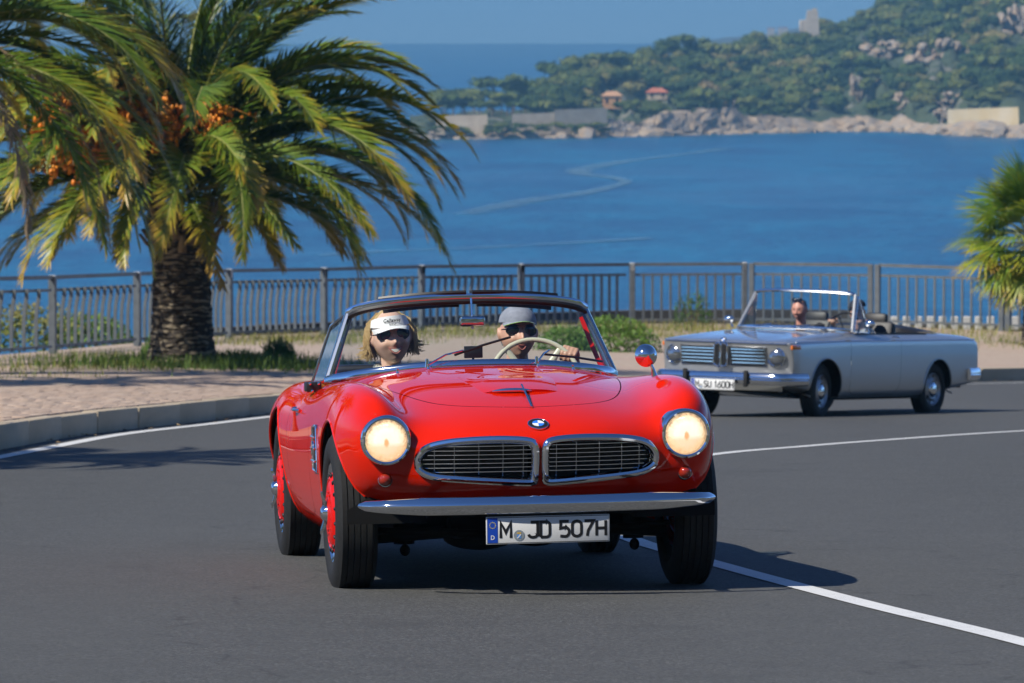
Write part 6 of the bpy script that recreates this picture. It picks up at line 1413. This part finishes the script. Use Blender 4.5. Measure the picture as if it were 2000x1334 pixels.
def strands(seed, n, roots, fn, w=.006):
    r = np.random.default_rng(seed); its = []
    for k in range(n):
        P = fn(r); its.append(sweep(P, [(-w, -.001), (w, -.001), (w, .001), (-w, .001)], False, (0, -1, 0.2), list(np.interp(np.linspace(0, 1, len(P)), [0, .7, 1], [1., .9, .25]))))
    return merge(*its)
SK1 = skin_mat('skin_fair', (.70, .42, .30), (.78, .50, .37)); SK2 = skin_mat('skin_tanned', (.62, .33, .22), (.70, .40, .28)); SK3 = skin_mat('skin_ruddy', (.62, .27, .19), (.70, .34, .25))
M_NAVY = noisy('dark_jacket', (.012, .014, .02), (.025, .028, .036), 20, .8); M_LIP = mat('lips', (.50, .19, .15), .4)
# --- passenger of the red car: white visor, blond hair, sunglasses, cream scarf
WH = (-.313, 2.00, 1.058)
pw, hd = person(RC, 'laughing woman in a white sun visor and dark sunglasses in the red roadster', WH, (2, -3, -6), SK1, M_NAVY, [(-1, (-.24, -.05, -.52), (-.18, -.26, -.58), (-.15, -.34, -.58), (0, 0, -1)), (1, (.23, -.05, -.52), (.12, -.26, -.60), (.08, -.33, -.61), (0, 0, -1))], wide=1.08, hs=1.13)
sunglasses(hd, .012, -.093, .034, .026); mouth(hd, .056, .021, -.049, M_LIP, y0=-.0965)
M_BLOND = noisy('blond_hair', (.42, .27, .10), (.62, .45, .21), 60, .45)
def bob(r):
    a = r.uniform(-.22, math.pi + .22); c, s = math.cos(a), math.sin(a); L = r.uniform(.060, .108); ph = r.uniform(0, 6.28); am = r.uniform(.003, .010); fl = max(-.01, r.normal(.022, .020)); out = []
    for t in np.linspace(0, 1, 10):
        z = lerp(.108, .02 - L, t ** .9); R1 = float(np.interp(t, [0, .2, .45, .7, .88, 1], [.034, .080, .099, .106, .100, .088 + fl])) + am * math.sin(ph + t * 11); out.append((c * R1 - s * am * math.sin(ph * 2 + t * 8), s * R1 * 1.05 + .018 + am * math.cos(ph + t * 9), z + (.012 * max(0, t - .85) / .15 if fl > .03 else 0)))
    return np.array(out)
sh_ = ellipsoid((0, .022, .012), (.083, .094, .110), 28, 18); obj('hair_cap', ([v for v in sh_[0]], [f for f in sh_[1] if np.mean([sh_[0][i][1] for i in f]) > -.035 or np.mean([sh_[0][i][2] for i in f]) > .075]), M_BLOND, hd)
o = obj('hair', strands(3, 620, None, bob, .0034), M_BLOND, hd); o['kind'] = 'stuff'
vz = empty('sun_visor_cap', (0, 0, 0), (rad(6), 0, 0), hd); M_VIS = mat('white_visor_cloth', (.82, .82, .80), .7)
bandA = [(.083 * math.sin(t), .012 - .104 * math.cos(t), .050) for t in np.linspace(-2.6, 2.6, 30)]; bandB = [(.074 * math.sin(t), .016 - .092 * math.cos(t), .050 + .046 * max(.45, math.cos(t * .6))) for t in np.linspace(-2.6, 2.6, 30)]
obj('band', loft([bandA, bandB]), M_VIS, vz)
bl = []
for v in np.linspace(0, 1, 7): bl.append([(x * (1 - .06 * v), .012 - .104 * math.sqrt(max(.02, 1 - (x / .0835) ** 2)) - v * .050 * (1 - (abs(x) / .086) ** 3), .053 - .006 * v - 2.6 * x * x * (.6 + .9 * v)) for x in np.linspace(-.080, .080, 21)])
obj('bill', loft(bl), M_VIS, vz)
def bent_text(s, size, R, z, sx, dy): VF = text_mesh(s, size, .0003, sx, .0004); return [(R * math.sin(v[0] / R), .013 - (dy) * math.cos(v[0] / R) + .14 * v[1], z + v[1] - 1.5 * v[0] ** 2) for v in VF[0]], VF[1]
obj('visor_lettering', bent_text('Callaway', .021, .084, .078, 1.0, .1010), M_INK, vz, smooth=False); obj('visor_lettering', bent_text('G O L F', .009, .084, .062, 1.0, .1045), M_INK, vz, smooth=False)
M_SCARF = noisy('cream_scarf', (.60, .55, .42), (.72, .68, .56), 30, .85)
sc_ = []
for k in range(3): sc_.append(tube([((.062 + .012 * k) * math.sin(t), .045 - (.068 + .014 * k) * math.cos(t), -.155 - .026 * k + .014 * math.sin(3 * t + k)) for t in np.linspace(0, 2 * math.pi, 28, endpoint=False)], .022, 8, True))
obj('scarf', merge(*sc_, caps((-.02, -.05, -.20), (-.05, -.06, -.33), .028, .02)), M_SCARF, pw)
# --- driver of the red car: grey cap, sunglasses, hand on the wheel
MH = (.292, 2.02, 1.060)
def loc_h(c, p): return tuple(np.array(p) - np.array(c))
rim = lambda deg: tuple(np.array(SWC) + np.array(Matrix.Rotation(rad(-24), 3, 'X') @ Vector((.208 * math.sin(rad(deg)), 0, .208 * math.cos(rad(deg))))))
rR, rL = rim(52), rim(-78)
hkR = np.array(rR) + [.012, .022, .028]; hkL = np.array(rL) + [-.012, .022, .028]
pm, hd = person(RC, 'man in a grey cap and sunglasses driving the red roadster', MH, (4, -4, 2), SK2, M_NAVY, [(1, loc_h(MH, (.56, 1.84, .72)), loc_h(MH, hkR + [.02, .085, -.03]), loc_h(MH, hkR), (-.35, -.9, -.15)), (-1, loc_h(MH, (.03, 1.84, .70)), loc_h(MH, hkL + [-.02, .085, -.03]), loc_h(MH, hkL), (.35, -.9, -.15))], wide=1.08, hs=1.06)
sunglasses(hd, .013, -.094, .035, .023); mouth(hd, .040, .020, -.054, mat('lips_m', (.40, .13, .10), .5), teeth=False)
M_GREYH = noisy('grey_hair', (.20, .19, .17), (.36, .34, .31), 80, .7)
sh_ = ellipsoid((0, .014, .006), (.0785, .094, .108), 28, 18); obj('hair', ([v for v in sh_[0]], [f for f in sh_[1] if np.mean([sh_[0][i][1] for i in f]) > -.012 and np.mean([sh_[0][i][2] for i in f]) > -.05]), M_GREYH, hd)
cp = empty('cap', (0, 0, .012), (rad(3), 0, 0), hd); M_CAP = noisy('grey_cap_cloth', (.22, .23, .27), (.30, .31, .36), 40, .85); M_LIME = mat('lime_piping', (.35, .60, .10), .7)
dome = []
for v in np.linspace(0, 1, 9):
    t = v * math.pi / 2; dome.append([(.0845 * math.cos(t) * math.sin(a), .010 - .103 * math.cos(t) * math.cos(a), .040 + .078 * math.sin(t)) for a in np.linspace(0, 2 * math.pi, 36, endpoint=False)])
obj('crown', loft(dome, True), M_CAP, cp)
bl = [[(x, .010 - .103 * math.sqrt(max(.02, 1 - (x / .0848) ** 2)) - v * .052 * (1 - (abs(x) / .082) ** 3), .045 - .002 * v - 2.4 * x * x * (.5 + .9 * v)) for x in np.linspace(-.077, .077, 19)] for v in np.linspace(0, 1, 6)]
obj('bill', loft(bl), M_CAP, cp); obj('bill_piping', tube([(x, y - .001, z) for x, y, z in bl[-1]], .0013, 5), M_LIME, cp); obj('cap_button', ellipsoid((0, .01, .119), (.008, .008, .005), 10, 6), M_CAP, cp)
# --- people of the silver car
SH = (-.36, 1.46, 1.12)
ps, hd = person(SV, 'man with sunglasses pushed up on his head beside the silver car driver', SH, (6, 10, 0), SK3, M_NAVY, [(-1, (-.25, -.05, -.50), (-.2, -.28, -.55), (-.18, -.36, -.55), (0, 0, -1)), (1, (.25, -.05, -.50), (.2, -.28, -.55), (.18, -.36, -.55), (0, 0, -1))], voxel=.007, wide=1.06)
sunglasses(hd, .085, -.078, .030, .020, tilt=rad(-28)); mouth(hd, .036, .008, -.056, M_LIP, teeth=False)
sh_ = ellipsoid((0, .012, .006), (.079, .094, .110), 24, 16); obj('hair', ([v for v in sh_[0]], [f for f in sh_[1] if (np.mean([sh_[0][i][1] for i in f]) > 0 and np.mean([sh_[0][i][2] for i in f]) > -.04) or np.mean([sh_[0][i][2] for i in f]) > .085]), mat('cropped_hair', (.05, .04, .035), .7), hd)
for s in (1, -1): e = obj('eye', ellipsoid((s * .031, -.084, .014), (.012, .006, .005), 10, 6), mat('eye_dark', (.05, .04, .035), .3), hd)
DH = (.36, 1.42, 1.125); srim = lambda deg: np.array([.36, 1.12, .93]) + np.array(Matrix.Rotation(rad(-22), 3, 'X') @ Vector((.19 * math.sin(rad(deg)), 0, .19 * math.cos(rad(deg)))))
kR, kL = srim(60) + [.01, .022, .026], srim(-60) + [-.01, .022, .026]
pd_, hd = person(SV, 'driver of the silver car in a dark cap, half hidden by the screen pillar', DH, (-4, 4, 0), SK2, mat('white_shirt', (.62, .62, .60), .8), [(1, loc_h(DH, (.64, 1.36, .78)), loc_h(DH, kR + [.02, .085, -.03]), loc_h(DH, kR), (-.35, -.9, -.15)), (-1, loc_h(DH, (.08, 1.36, .78)), loc_h(DH, kL + [-.02, .085, -.03]), loc_h(DH, kL), (.35, -.9, -.15))], voxel=.007)
sunglasses(hd); mouth(hd, .036, .008, -.056, M_LIP, teeth=False)
cp2 = empty('cap', (0, 0, .012), None, hd); obj('crown', loft(dome, True), mat('dark_cap', (.015, .018, .03), .8), cp2); obj('bill', loft(bl), bpy.data.materials['dark_cap'], cp2)
